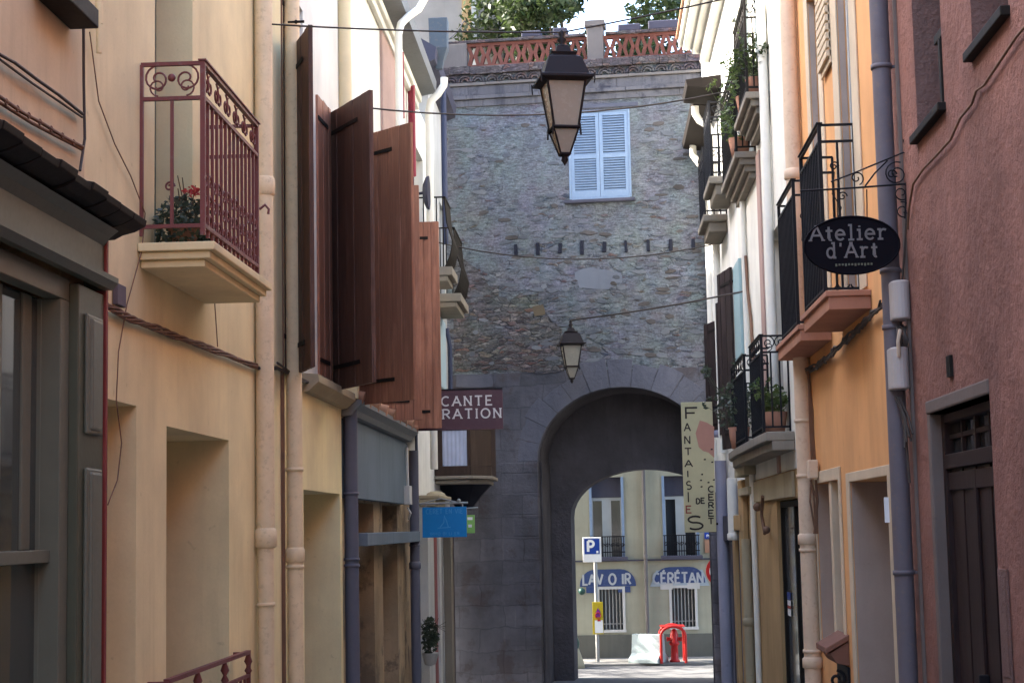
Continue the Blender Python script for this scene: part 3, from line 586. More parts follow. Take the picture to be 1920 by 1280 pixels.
    for i, h in enumerate(holes):
        m = MB(); x0 = X(s, -.44); m.box(x0, x0 + .04, h[0], h[1], -2.9, zf0); m.box(x0 + .041, x0 + .07, h[0] + .3, h[0] + .5, -2.6, -.6); m.box(x0 + .041, x0 + .09, h[0], h[1], -1.55, -1.45)
        if i: m.box(x0 + .041, x0 + .1, h[0] + .1, h[1] - .2, -1.35, -.95)
        m.build('boarding', 'shutterdark' if i else 'oldstone', t, .004)
    zs = -.155; m = MB(); m.box(X(s, -.05), X(s, .14), wy(s, 690, 1010, .14), wy(s, 775, 1010, .05), zs, zs + .13); m.build('lintel_shelf', 'bluegrey', t, .008)
    a = W(s, 658, 900, .07); pipe(t, [(a.x, a.y, zl + .0), (a.x, a.y, -2.7)], .068, 'pipeblue', [], clips=[wz(s, 658, 925, .07), wz(s, 658, 1048, .07), wz(s, 658, 1060, .07)], wallx=xw)
    a = W(s, 776, 900, .07); pipe(t, [(a.x, a.y, 1.0), (a.x, a.y, -2.9)], .062, 'pipeblue', [wz(s, 776, 1060, .07)], clips=[-.2], wallx=xw)
    m = MB(); y = wy(s, 757, 900, .05); m.box(X(s, .05), X(s, .12), y, y + .28, wz(s, 757, 945, .05), wz(s, 757, 910, .05)); m.tube([(X(s, .08), y + .1, 1.0), (X(s, .09), y + .12, .3)], .018, 8); m.tube([(X(s, .08), y + .1, .27), (X(s, .12), y + .1, .2), (X(s, .08), y + .18, .12)], .012, 6); m.build('meter_box', 'palegrey', t, .006)
shutter_house()
# ------------------------------------------------------------------ left house 4: white house with the classical doorway
def white_house():
    s = -1; y0 = wy(s, 785, 985); y1 = 25.2; t = thing('white_house', (XL, y0, GZ), 'white house with raspberry shutters and a small pale classical doorway on the left', 'house')
    hs = [(23.0, 24.2, 3.6, 5.3, .2)]; wall(s, y0, y1 - .003, -2.9, 5.95, hs).build('wall', 'white', t); window(t, s, hs[0])
    for px, a, b in ((757, 105, 225), (777, 165, 330)):
        y = wy(s, px, 200, .1); z1, z0 = wz(s, px, a, .1), wz(s, px, b, .1); leaf_shutter(t, (X(s, .01), y), (X(s, .1), y - .12), z0, z1, 'raspberry', planks=2, hinges=False)
    # doorway
    yd = wy(s, 806, 1000, .05); m = MB()
    m.box(X(s, .003), X(s, .12), y0 + .05, yd - .16, -2.9, .30); m.box(X(s, .003), X(s, .16), yd + .22, yd + .52, -2.9, .30); build_split(m, 'pilaster', 'palegrey', t, .01)
    m = MB(); m.box(X(s, .003), X(s, .125), yd - .158, yd + .218, -2.9, .30); m.build('door', 'redstrip', t)
    m = MB(); m.box(X(s, .003), X(s, .22), y0 + .02, yd + .6, .305, .40); m.box(X(s, .003), X(s, .30), y0 + .02, yd + .7, .402, .455); m.lathe((X(s, .12), yd + .2, .456), [(.15, 0), (.13, .04), (.07, .07), (.0, .075)], 16); build_split(m, 'capital', 'beige', t, .012)
    m = MB()
    for k in range(5): m.lathe((X(s, .13), yd - .05, .24 - k * .07), [(.001, -.03), (.03, 0), (.001, .03)], 8)
    build_split(m, 'carved_ornament', 'slate', t)
    # upper balcony with bowed dark railing
    for (pa, pb, pt, yy0, yy1, zz) in ((813, 826, 335, 23.4, 24.3, 3.62), (830, 852, 380, 24.9, 26.4, 3.45)):
        o = .42; m = MB(); m.box(X(s, .003), X(s, o + .05), yy0, yy1, zz - .12, zz); m.box(X(s, .003), X(s, o - .02), yy0 + .03, yy1 - .03, zz - .2, zz - .122); sl_ = m.build('balcony_slab', 'slab', t, .008)
        m = MB(); n = 14
        for i in range(n + 1):
            y = yy0 + .04 + (yy1 - yy0 - .08) * i / n; pts = [(X(s, o - .05), y, zz), (X(s, o + .02), y, zz + .15), (X(s, o + .06), y, zz + .35), (X(s, o - .02), y, zz + .62), (X(s, o - .05), y, zz + .98)]; m.tube(pts, .011, 5)
        m.box(X(s, o - .07), X(s, o - .03), yy0, yy1, zz + .97, zz + .99); m.box(X(s, 0), X(s, o - .05), yy0, yy0 + .02, zz + .97, zz + .99)
        for i in range(4): x = X(s, .08 + i * .09); m.box(x - .008, x + .008, yy0, yy0 + .016, zz, zz + .97)
        m.build('railing', 'blackbrown', sl_)
    c = [P(833, 146, 'y', 23.0), P(832, 160, 'y', 23.0), P(822, 176, 'y', 23.0), P(808, 190, 'y', 23.0), P(804, 210, 'y', 23.0)]; pipe(t, c + [(c[-1].x, 23.0, .8)], .052, 'pipewhite', [])
    m = MB(); m.tube([(X(s, .02), 22.6, 6), (X(s, .02), 22.6, 1)], .02, 6); m.build('conduit', 'slate', t)
    c = P(792, 362, 'y', 22.4); m = MB(); m.lathe((0, 0, 0), [(.001, .0), (.12, .012), (.21, .05), (.23, .09), (.215, .085), (.11, .03)], 18)
    m.v = [(c.x + p[2], c.y + p[0] * .9, c.z + p[1]) for p in m.v]; m.tube([c, (XL, c.y + .1, c.z)], .02, 6); m.build('satellite_dish', 'slate', t)
white_house()
def end_house():
    s = -1; y0 = 25.2; t = thing('gatehouse_neighbour', (XL, y0, GZ), 'last house on the left, blue trimmed, with a brown wooden oriel against the stone gate', 'house')
    hs = [(25.6, 26.5, -2.9, .0, .3), (26.8, 27.6, 3.4, 5.2, .2)]; wall(s, y0, 27.85, -2.9, 6.9, hs).build('wall', 'palegrey', t)
    window(t, s, hs[0], 'frontwood', 'glass'); window(t, s, hs[1], 'shutterblue', 'glass')
    m = MB(); m.box(X(s, .003), X(s, .07), 25.25, 25.5, -2.9, .3); m.box(X(s, .003), X(s, .12), 26.55, 26.9, -2.9, .2); build_split(m, 'pier', 'slab', t, .01)
    m = MB(); m.box(X(s, .003), X(s, .06), 26.95, 27.8, -2.9, .2); m.build('door', 'frontwood', t)
    # eaves
    m = MB(); m.slabq([(X(s, 0), 24.2, 6.72), (X(s, .2), 24.2, 6.8), (X(s, .22), 24.2, 6.98), (XL - 4, 24.2, 9.6), (XL - 4, 24.2, 9.4)], (0, 3.6, 0)); m.build('roof', 'slate', t)
    m = MB(); hx, hy = P(822, 20, 'y', 24.6).x, 24.6; m.frust((hx, hy, 6.75), [(.05, 0), (.07, .12), (.13, .3), (.14, .75)], 0, 4); m.build('rainwater_hopper', 'hopperblue', t, .01)
    a = P(833, 300, 'y', 25.6); pipe(t, [(a.x, 25.6, 6.7), (a.x, 25.6, 4.3)], .045, 'darkblue', [])
    a = P(843, 600, 'y', 27.2); pipe(t, [(a.x - .05, 27.2, 3.2), (a.x, 27.2, 2.9), (a.x, 27.2, .4)], .035, 'darkblue', [])
    y = 26.3; m = MB(); m.box(X(s, .003), X(s, .06), 25.7, 26.9, zat(720, y), zat(590, y)); m.build('shutter', 'paleblue', t, .005)
    # oriel
    ya, yb = 25.3, 27.0; xo = P(917, 860, 'y', ya).x; x1 = P(882, 850, 'y', ya).x; z0, z1 = zat(885, ya), zat(800, ya)
    m = MB(); m.slabq([(XL, ya, z0), (x1, ya, z0), (xo, ya + .5, z0), (xo, yb, z0), (XL, yb, z0)], (0, 0, .14)); m.slabq([(XL, ya, z1), (x1, ya, z1), (xo, ya + .5, z1), (xo, yb, z1), (XL, yb, z1)], (0, 0, .35))
    za, zb = z0 + .14, z1
    m.box(XL, P(829, 830, 'y', ya).x, ya, ya + .06, za, zb); m.box(x1 - .05, x1, ya + .001, ya + .07, za, zb); m.slabq([(x1, ya, za), (xo, ya + .5, za), (xo - .03, ya + .53, za), (x1 - .04, ya + .06, za)], (0, 0, zb - za)); m.box(xo - .04, xo, ya + .53, yb, za, zb)
    o = m.build('oriel', 'orielwood', t, .006)
    m = MB(); m.box(P(829, 830, 'y', ya).x, x1 - .05, ya + .03, ya + .04, za, zb)
    m.build('pane', 'glassgrey', o)
    m = MB(); xx = P(829, 830, 'y', ya).x; n = 12
    for i in range(n): a = xx + (x1 - .05 - xx) * i / n; m.slabq([(a, ya + .022 - .008 * (i % 2), za), (a + (x1 - .05 - xx) / n, ya + .022 - .008 * ((i + 1) % 2), za), (a + (x1 - .05 - xx) / n, ya + .022 - .008 * ((i + 1) % 2), zb), (a, ya + .022 - .008 * (i % 2), zb)], (0, .003, 0))
    m.build('curtain', 'curtain', o)
    m = MB(); m.slabq([(XL, ya - .03, z0 - .005), (x1 + .03, ya - .03, z0 - .005), (xo + .03, ya + .48, z0 - .005), (xo + .03, yb, z0 - .005), (XL, yb, z0 - .005)], (0, 0, -.05)); m.slabq([(XL, ya + .03, z0 - .06), (x1 - .02, ya + .03, z0 - .06), (xo - .04, ya + .5, z0 - .06), (xo - .04, yb, z0 - .06), (XL, yb, z0 - .06)], (0, 0, -.06)); m.build('oriel_sill', 'slab', o, .01)
    m = MB(); m.frust(((XL + xo) / 2 - .05, (ya + yb) / 2 + .2, z0 - .5), [(.1, 0), (.25, .2), (.42, .38)], 0, 8); m.build('corbel', 'stub', o)
end_house()
# ------------------------------------------------------------------ stone gate tower
TY = 28.0
def tp(px, py): return P(px, py, 'y', TY)
def arch_pts(cx, rx, zs, rz, n=20, zb=GZ - .1):
    return [(cx - rx, zb)] + [(cx - rx * math.cos(math.pi * i / n), zs + rz * math.sin(math.pi * i / n)) for i in range(n + 1)] + [(cx + rx, zb)]
def face_with_arch(m, y, x0, x1, z0, z1, cx, rx, zs, rz, n=20, back=None):
    A = arch_pts(cx, rx, zs, rz, n, z0)
    m.quad((x0, y, z0), (A[0][0], y, z0), (A[0][0], y, z1), (x0, y, z1)); m.quad((A[-1][0], y, z0), (x1, y, z0), (x1, y, z1), (A[-1][0], y, z1))
    for a, b in zip(A[1:-1], A[2:-1]): m.quad((a[0], y, a[1]), (b[0], y, b[1]), (b[0], y, z1), (a[0], y, z1))
    if back:
        for a, b in zip(A, A[1:]): m.quad((a[0], y, a[1]), (b[0], y, b[1]), (b[0], back, b[1]), (a[0], back, a[1]))
def tower():
    t = thing('stone_gate_tower', (0, TY, GZ), 'old rubble stone gate tower with a dark arch closing the end of the street', 'gate tower')
    x0, x1 = -3.1, 2.7; cx = tp(1165, 800).x; rx = 1.40; zs = zat(862, TY); rz = zat(726, TY) - zs; zA = zat(694, TY); ztop = zat(112, TY)
    m = MB(); wx0, wx1, wz0, wz1 = tp(1066, 300).x, tp(1183, 300).x, tp(1125, 372).z, tp(1125, 207).z
    for (a, b, c, d) in ((x0, wx0, zA, ztop), (wx1, x1, zA, ztop), (wx0, wx1, zA, wz0), (wx0, wx1, wz1, ztop)): m.quad((a, TY, c), (b, TY, c), (b, TY, d), (a, TY, d))
    for (a, b, c, d) in ((wx0, wx0, wz0, wz1), (wx1, wx1, wz0, wz1)): m.quad((a, TY, c), (a, TY + .3, c), (a, TY + .3, d), (a, TY, d))
    for z in (wz0, wz1): m.quad((wx0, TY, z), (wx1, TY, z), (wx1, TY + .3, z), (wx0, TY + .3, z))
    m.quad((wx0, TY + .3, wz0), (wx1, TY + .3, wz0), (wx1, TY + .3, wz1), (wx0, TY + .3, wz1))
    yb = TY + 1.9
    m.quad((x0, TY, GZ - .1), (x0, yb, GZ - .1), (x0, yb, ztop), (x0, TY, ztop)); m.quad((x1, TY, GZ - .1), (x1, yb, GZ - .1), (x1, yb, ztop), (x1, TY, ztop)); m.quad((x0, TY, ztop), (x1, TY, ztop), (x1, yb, ztop), (x0, yb, ztop))
    IY = TY + 1.35; icx, irx, izs = P(1208, 950, 'y', IY).x - .13, 138 * IY / F, P(1100, 968, 'y', IY).z; irz = zat(881, IY) - izs
    face_with_arch(m, yb, x0, x1, GZ - .1, ztop, icx, irx, izs, irz)
    m.build('rubble_wall', 'rubble', t)
    # rougher, redder masonry low on the left with ragged outline, in front by a hair
    def ragged(pts, mat, name, proud, jit=.04, sub=5):
        q = [tp(*p) for p in pts]; out = []
        for a, b in zip(q, q[1:] + q[:1]):
            for i in range(sub): p = a.lerp(b, i / sub); out.append((p.x + random.uniform(-jit, jit), TY - proud, p.z + random.uniform(-jit, jit)))
        MB().slabq(out, (0, proud + .01, 0)).build(name, mat, t)
    ragged([(840, 470), (900, 505), (945, 560), (1000, 545), (1030, 590), (1062, 640), (1058, 692), (840, 692)], 'rubble_rough', 'exposed_masonry', .012, .07)
    ragged([(1076, 508), (1110, 502), (1164, 512), (1166, 530), (1140, 542), (1085, 540)], 'render', 'render_patch', .008, .02)
    ragged([(998, 573), (1018, 570), (1022, 588), (1002, 592)], 'ochrestone', 'ochre_stone', .02, .006, 3)
    ragged([(852, 700), (922, 700), (922, 724), (852, 724)], 'voussoir', 'lintel_stone', .03, .01, 3)
    m = MB(); face_with_arch(m, TY, x0, x1, GZ - .1, zA, cx, rx, zs, rz, 24, TY + 1.4); m.build('ashlar_base', 'ashlar', t)
    m = MB(); n = 13
    for i in range(n):
        a0, a1 = math.pi * i / n + .005, math.pi * (i + 1) / n - .005; q = []
        ro = .40 + random.uniform(-.10, .10)
        for (a, o) in ((a0, -.004), ((a0 + a1) / 2, -.004), (a1, -.004), (a1, ro), ((a0 + a1) / 2, ro), (a0, ro)): q.append((cx - (rx + o) * math.cos(a), TY - .02 - random.uniform(0, .012), zs + (rz + o) * math.sin(a)))
        y = TY - .006 - .006 * (i % 3) / 2; q = [(p[0], y, p[2]) for p in q]; m.slabq(q, (0, .2, 0))
    m.build('voussoirs', 'voussoir', t, .006)
    # jamb blocks left and right of the opening
    m = MB(); z = GZ
    k = 0
    while z < zs - .05:
        h = random.uniform(.3, .42); h = min(h, zs - z); wd = .42 if k % 2 else .6
        m.box(cx - rx - wd, cx - rx + .004, TY - .005, TY + .2, z + .003, z + h - .003); m.box(cx + rx - .004, cx + rx + wd, TY - .005, TY + .2, z + .003, z + h - .003); z += h; k += 1
    build_split(m, 'jamb_stone', 'ashlar', t, .012)
    # inner wall with lower arch
    m = MB(); face_with_arch(m, IY, cx - rx - .1, cx + rx + .1, GZ - .1, zs + rz + .1, icx, irx, izs, irz, 20, TY + 1.88); m.build('inner_arch', 'vault', t)
    m = MB(); q0 = TY + .28
    for i in range(20):
        a0, a1 = math.pi * i / 20, math.pi * (i + 1) / 20; R2 = .012
        m.quad((cx - (rx - R2) * math.cos(a0), q0, zs + (rz - R2) * math.sin(a0)), (cx - (rx - R2) * math.cos(a1), q0, zs + (rz - R2) * math.sin(a1)), (cx - (rx - R2) * math.cos(a1), IY - .01, zs + (rz - R2) * math.sin(a1)), (cx - (rx - R2) * math.cos(a0), IY - .01, zs + (rz - R2) * math.sin(a0)))
    for sx in (-1, 1): m.box(cx + sx * (rx - .012), cx + sx * (rx - .04), q0, IY - .01, GZ - .1, zs)
    m.build('vault', 'vault', t)
    # ledges and coping under the balustrade
    def band(pa, pb, o, mat, name, seg=.35, jit=.012):
        m = MB(); x = x0; za, zb = zat(pa, TY), zat(pb, TY)
        while x < x1:
            w_ = min(random.uniform(.7, 1.3) * seg, x1 - x); j = random.uniform(-jit, jit); m.box(x + .003, x + w_ - .003, TY - o - j, TY + .1, za + random.uniform(-jit, jit) * .6, zb + random.uniform(-jit, jit) * .6); x += w_
        return m.build(name, mat, t, .006)
    band(188, 176, .035, 'weathered', 'ledge', 1.6, .004); band(175, 168, .08, 'weathered', 'ledge', 1.3, .004); band(167, 150, .03, 'weathered', 'ledge', 1.9, .005); band(149, 144, .07, 'piergrey', 'ledge', 1.5, .006); band(128, 113, .09, 'copingstone', 'coping', .45, .016)
    m = MB(); x = x0 + .1; zz = zat(142, TY)
    while x < x1 - .1:
        for r_ in (.105, .06): m.tube([(x + r_ * math.cos(R(a)), TY - .04, zz + r_ * math.sin(R(a))) for a in range(0, 181, 30)], .022, 5)
        x += .235 + random.uniform(-.01, .01)
    m.build('tile_frieze', 'copingstone', t)
    # claustra balustrade
    zb, zt_ = zat(112, TY), zat(66, TY); m = MB()
    def claustra(xa, xb):
        m = MB(); n = max(1, round((xb - xa) / .205)); d = (xb - xa) / n; yy = TY + .08; hz = (zt_ - zb)
        m.box(xa, xb, yy, yy + .1, zb, zb + .05); m.box(xa, xb, yy, yy + .1, zt_ - .05, zt_); 
        for i in range(n):
            c = xa + d * (i + .5)
            for sg in (-1, 1):
                pts = [(c + sg * .075, zb + .05), (c + sg * .028, zb + hz * .5), (c + sg * .085, zt_ - .05)]
                for (a, b) in zip(pts, pts[1:]): m.slabq([(a[0] - .03, yy + .005, a[1]), (a[0] + .03, yy + .005, a[1]), (b[0] + .03, yy + .005, b[1]), (b[0] - .03, yy + .005, b[1])], (0, .085, 0))
            m.box(c - .03, c + .03, yy + .006, yy + .08, zb + hz * .5 - .014, zb + hz * .5 + .014)
        m.build('claustra', 'brickred', t)
    pA, pB, pC = tp(872, 90).x, tp(1100, 80).x, tp(1131, 80).x
    claustra(pA, pB); claustra(pC, 1.98 + .4)
    m = MB(); m.box(x0, pA - .004, TY + .02, TY + .3, zb, zt_); m.box(pB + .004, pC - .004, TY, TY + .3, zb, zt_ + .15); m.box(pB - .03, pC + .03, TY - .04, TY + .33, zt_ + .151, zt_ + .25); build_split(m, 'balustrade_pier', 'piergrey', t, .01)
    m = MB(); m.box(x0, pB - .035, TY + .03, TY + .25, zt_ + .003, zt_ + .05); m.box(pC + .035, x1, TY + .03, TY + .25, zt_ + .003, zt_ + .05)
    build_split(m, 'top_rail', 'copingstone', t, .006)
    m = MB()
    for (a, b, h_) in ((975, 1012, .11), (1035, 1062, .13), (1158, 1200, .12), (1215, 1300, .15)): m.box(tp(a, 50).x, tp(b, 50).x, TY + .05, TY + .3, zt_ + .052, zt_ + .052 + h_)
    build_split(m, 'coping_stone', 'slate', t, .02)
    # stones standing a little proud of the old mortar
    rr = random.Random(11)
    for mat, cnt in (('proud_a', 150), ('proud_b', 110), ('proud_c', 90)):
        m = MB()
        for _ in range(cnt):
            x = rr.uniform(x0 + .5, 2.1); z = zA + .15 + (ztop - zA - .55) * (rr.random() ** 1.35); w_, h_ = rr.uniform(.05, .15), rr.uniform(.018, .05)
            if wx0 - .25 < x < wx1 + .25 and wz0 - .2 < z < wz1 + .25: continue
            k = rr.choice((5, 6, 7)); ph = rr.uniform(0, 6); tl = rr.uniform(-.12, .12); q = []
            for i in range(k): a = ph + 2 * math.pi * i / k; u, v = w_ * math.cos(a) * rr.uniform(.8, 1.1), h_ * math.sin(a) * rr.uniform(.8, 1.1); q.append((x + u, TY - rr.uniform(.006, .018), z + v + u * tl))
            c_ = sum(p[1] for p in q) / k; m.slabq([(p[0], c_, p[2]) for p in q], (0, .03, 0))
        o = m.build('facing_stones', mat, t, .004); o['kind'] = 'stuff'
    # slate stubs across the wall
    for i in range(9):
        p = tp(966 + 41.7 * i, 466 - i * .6); h_ = random.uniform(.17, .24); m = MB(); w_ = random.uniform(.022, .034); sk2 = random.uniform(-.012, .012); m.slabq([(p.x - w_, TY - .03, p.z - h_ / 2), (p.x + w_, TY - .03, p.z - h_ / 2), (p.x + w_ + sk2, TY - .03, p.z + h_ / 2), (p.x - w_ * .8 + sk2, TY - .03, p.z + h_ / 2)], (0, .08, 0)); m.build('slate_stub', 'stub', t, .008)
    # window
    m = MB(); f_ = .035; ys = TY - .01
    m.box(wx0 + .002, wx0 + f_, ys, ys + .06, wz0, wz1); m.box(wx1 - f_, wx1 - .002, ys, ys + .06, wz0, wz1); m.box(wx0 + f_, wx1 - f_, ys, ys + .06, wz1 - f_, wz1); m.box(wx0 + f_, wx1 - f_, ys, ys + .06, wz0 - .02, wz0 + .02)
    f = m.build('window', 'shutterblue', t, .004)
    mid = (wx0 + wx1) / 2
    for a, b in ((wx0 + f_ + .003, mid - .003), (mid + .003, wx1 - f_ - .003)):
        m = MB(); q = .055; y = TY + .0; za, zb2 = wz0 + .024, wz1 - f_ - .003; zm = za + (zb2 - za) * .48
        m.box(a, a + q, y, y + .035, za, zb2); m.box(b - q, b, y, y + .035, za, zb2)
        for c, d in ((za, za + .10), (zm - .03, zm + .03), (zb2 - .06, zb2)): m.box(a + q, b - q, y, y + .034, c, d)
        for c, d in ((za + .10, zm - .03), (zm + .03, zb2 - .06)):
            k = int((d - c) / .042)
            for i in range(k): z = c + (d - c) * (i + .5) / k; m.slabq([(a + q, y + .002, z - .02), (b - q, y + .002, z - .02), (b - q, y + .03, z + .012), (a + q, y + .03, z + .012)], (0, 0, .007))
        m.build('louvred_shutter', 'shutterblue', f)
    MB().box(wx0 + .04, wx1 - .04, TY + .1, TY + .12, wz0, wz1).build('pane', 'glass', f)
    MB().box(wx0 - .08, wx1 + .06, TY - .09, TY + .1, wz0 - .075, wz0 - .022).build('window_sill', 'slate', f, .008)
    MB().box(wx0 + .05, wx1 + .15, TY - .03, TY + .1, wz1 + .03, wz1 + .10).build('lintel', 'voussoir', f, .01)
    t.rotation_euler.z = -math.atan(.10)
tower()
# ------------------------------------------------------------------ building behind the gate
FY = 33.6
def fp(px, py): return P(px, py, 'y', FY)
def wash_house():
    t = thing('wash_house', (0, FY, GZ), 'khaki rendered building seen through the arch, lettered LAVOIR CÉRÉTAN', 'building')
    ws = [(1106, 1171, 893, 1042), (1243, 1311, 893, 1042), (1121, 1164, 1103, 1179), (1256, 1299, 1103, 1176), (1400, 1460, 893, 1042), (960, 1020, 893, 1042)]
    H = [(fp(a, 1000).x, fp(b, 1000).x, fp(1200, d).z, fp(1200, c).z) for a, b, c, d in ws]
    x0, x1, z0, z1 = -1.7, 9.0, GZ - .1, 6.2; m = MB(); zb = zat(1190, FY)
    xs = sorted({x0, x1, *[h[i] for h in H for i in (0, 1) if x0 < h[i] < x1]}); zs = sorted({zb, z1, *[h[i] for h in H for i in (2, 3)]})
    for a, b in zip(xs, xs[1:]):
        for c, d in zip(zs, zs[1:]):
            if not any(h[0] < (a + b) / 2 < h[1] and h[2] < (c + d) / 2 < h[3] for h in H): m.quad((a, FY, c), (b, FY, c), (b, FY, d), (a, FY, d))
    for h in H:
        if h[0] < x0: continue
        for x in h[:2]: m.quad((x, FY, h[2]), (x, FY + .22, h[2]), (x, FY + .22, h[3]), (x, FY, h[3]))
        for z in h[2:]: m.quad((h[0], FY, z), (h[1], FY, z), (h[1], FY + .22, z), (h[0], FY + .22, z))
    for x in (x0, x1): m.quad((x, FY, z0), (x, FY + 5, z0), (x, FY + 5, z1), (x, FY, z1))
    m.quad((x0, FY + 5, z0), (x1, FY + 5, z0), (x1, FY + 5, z1), (x0, FY + 5, z1)); m.quad((x0, FY, z1), (x1, FY, z1), (x1, FY + 5, z1), (x0, FY + 5, z1)); m.build('wall', 'khaki', t)
    m = MB(); m.box(x0, x1, FY - .03, FY, z0, zb); m.build('plinth', 'khaki_base', t)
    m = MB(); z = zat(1051, FY); m.box(x0, x1, FY - .03, FY, z - .015, z + .015); m.build('ledge', 'slate', t)
    for i, h in enumerate(H):
        if h[0] < x0: continue
        a, b, c, d = h; m = MB(); y = FY + .12
        if i in (0, 1, 4):
            zt = c + (d - c) * .745; m.box(a, a + .07, y, y + .05, c, zt); m.box(b - .07, b, y, y + .05, c, zt); m.box(a + .07, b - .07, y, y + .05, zt - .06, zt); mid = (a + b) / 2; m.box(mid - .09, mid + .09, y, y + .05, c, zt - .06)
            f = m.build('window', 'framegrey', t); MB().box(a, b, y + .06, y + .08, c, zt).build('pane', 'glass', f)
            MB().box(a, b, y - .02, y + .08, zt + .003, d).build('shutter_box', 'slate', f)
            for sx, xx in ((-1, a), (1, b)): MB().box(xx + (0 if sx < 0 else -.05), xx + (.05 if sx < 0 else 0), FY - .02, FY + .11, c, d).build('folded_shutter', 'shutterblue', f)
            MB().box(a - .05, b + .05, FY - .12, FY + .1, c - .08, c).build('window_sill', 'slate', f, .01)
            m = MB(); zr = c + .40; m.box(a, b, FY - .09, FY - .07, zr - .02, zr); m.box(a, b, FY - .09, FY - .07, c + .08, c + .1)
            for k in range(15): x = a + (b - a) * (k + .5) / 15; m.box(x - .008, x + .008, FY - .086, FY - .074, c, zr)
            for k in range(7): m.tube(spiral((a + (b - a) * (k + .5) / 7, FY - .08, c + .22), .045, 1.2, 0, (1, 0, 0), (0, 0, 1), 9), .008, 4)
            m.build('balconet', 'black', f)
        else:
            m.box(a - .05, a, FY - .015, FY + .03, c, d + .05); m.box(b, b + .05, FY - .015, FY + .03, c, d + .05); m.box(a, b, FY - .015, FY + .03, d, d + .05); m.box(a - .06, b + .06, FY - .03, FY + .03, c - .05, c); f = m.build('window', 'palegrey', t)
            MB().box(a, b, y + .06, y + .08, c, d).build('pane', 'glassgrey', f); m = MB()
            for k in range(6): x = a + (b - a) * (k + .7) / 6.4; m.tube([(x, y - .05, c), (x, y - .05, d)], .014, 6)
            m.box(a, b, y - .06, y - .045, c + .1, c + .12); m.build('window_bars', 'galv', f)
    a = fp(1209, 1000); pipe(t, [(a.x, FY - .06, 6.2), (a.x, FY - .06, GZ)], .035, 'piergrey', [zat(1045, FY)], clips=[1.2], wallx=a.x)
    # painted name boards
    def board(pa, pb, pt, pm, word, name, rim, xo, wd):
        A, B = fp(pa, 1080).x, fp(pb, 1080).x; zt, zm = zat(pt, FY), zat(pm, FY); r = .3; q = [(A, FY - .012, zm)] + [(A + r - r * math.cos(R(k)), FY - .012, zt - r + r * math.sin(R(k))) for k in range(0, 91, 15)] + [(B - r + r * math.sin(R(k)), FY - .012, zt - r + r * math.cos(R(k))) for k in range(0, 91, 15)] + [(B, FY - .012, zm)]
        b = MB().slabq(q, (0, .011, 0)).build(name, 'bluepaint', t)
        for x in (A + .12, B - .35):
            MB().box(x, x + .24, FY - .011, FY - .001, zm - .12, zm - .004).build('scroll_foot', 'bluepaint' if not rim else 'palegrey', b)
        if rim:
            m = MB(); m.slabq([(A - .08, FY - .010, zm - .06), (A + .05, FY - .010, zm + .25), (B - .05, FY - .010, zm + .25), (B + .08, FY - .010, zm - .06)], (0, .008, 0)); m.build('cartouche', 'rimblue', b)
        m = MB(); text(m, word, fp(xo, 1095).x, zat(1095, FY), .195, FY - .013, .2, .16, wid=wd*.93, dep=.006); m.build('lettering', 'signpale', b)
    paint('bluepaint', (.035, .06, .16), .7, wear=.3, wearc=(.15, .17, .25)); paint('rimblue', (.30, .36, .40), .8, var=.3)
    board(1087, 1192, 1067, 1099, 'LAV O IR', 'name_board', False, 1093, 1.0); board(1226, 1322, 1065, 1095, 'CÉRÉTAN', 'name_board', True, 1225, 1.04)
    m = MB(); c = P(1091, 1108, 'y', FY - .25); m.ball(c, .07, 12); m.tube([c, (c.x - .05, FY, c.z - .02)], .015, 6); m.build('wall_lamp', 'signgreen', t)
    c = P(1350, 1004, 'y', FY - .03); m = MB(); m.box(c.x - .3, c.x + .3, FY - .03, FY - .001, c.z - .05, c.z + .07); m.build('street_name_plate', 'signblue', t)
    m = MB(); text(m, 'PLACE', c.x - .26, c.z - .02, .05, FY - .032, .18, .25); m.build('plate_lettering', 'signwhite', t)
    m = MB(); m.box(c.x - .3, c.x + .3, FY - .03, FY - .001, c.z - .32, c.z - .07); m.build('notice', 'tile', t)
wash_house()
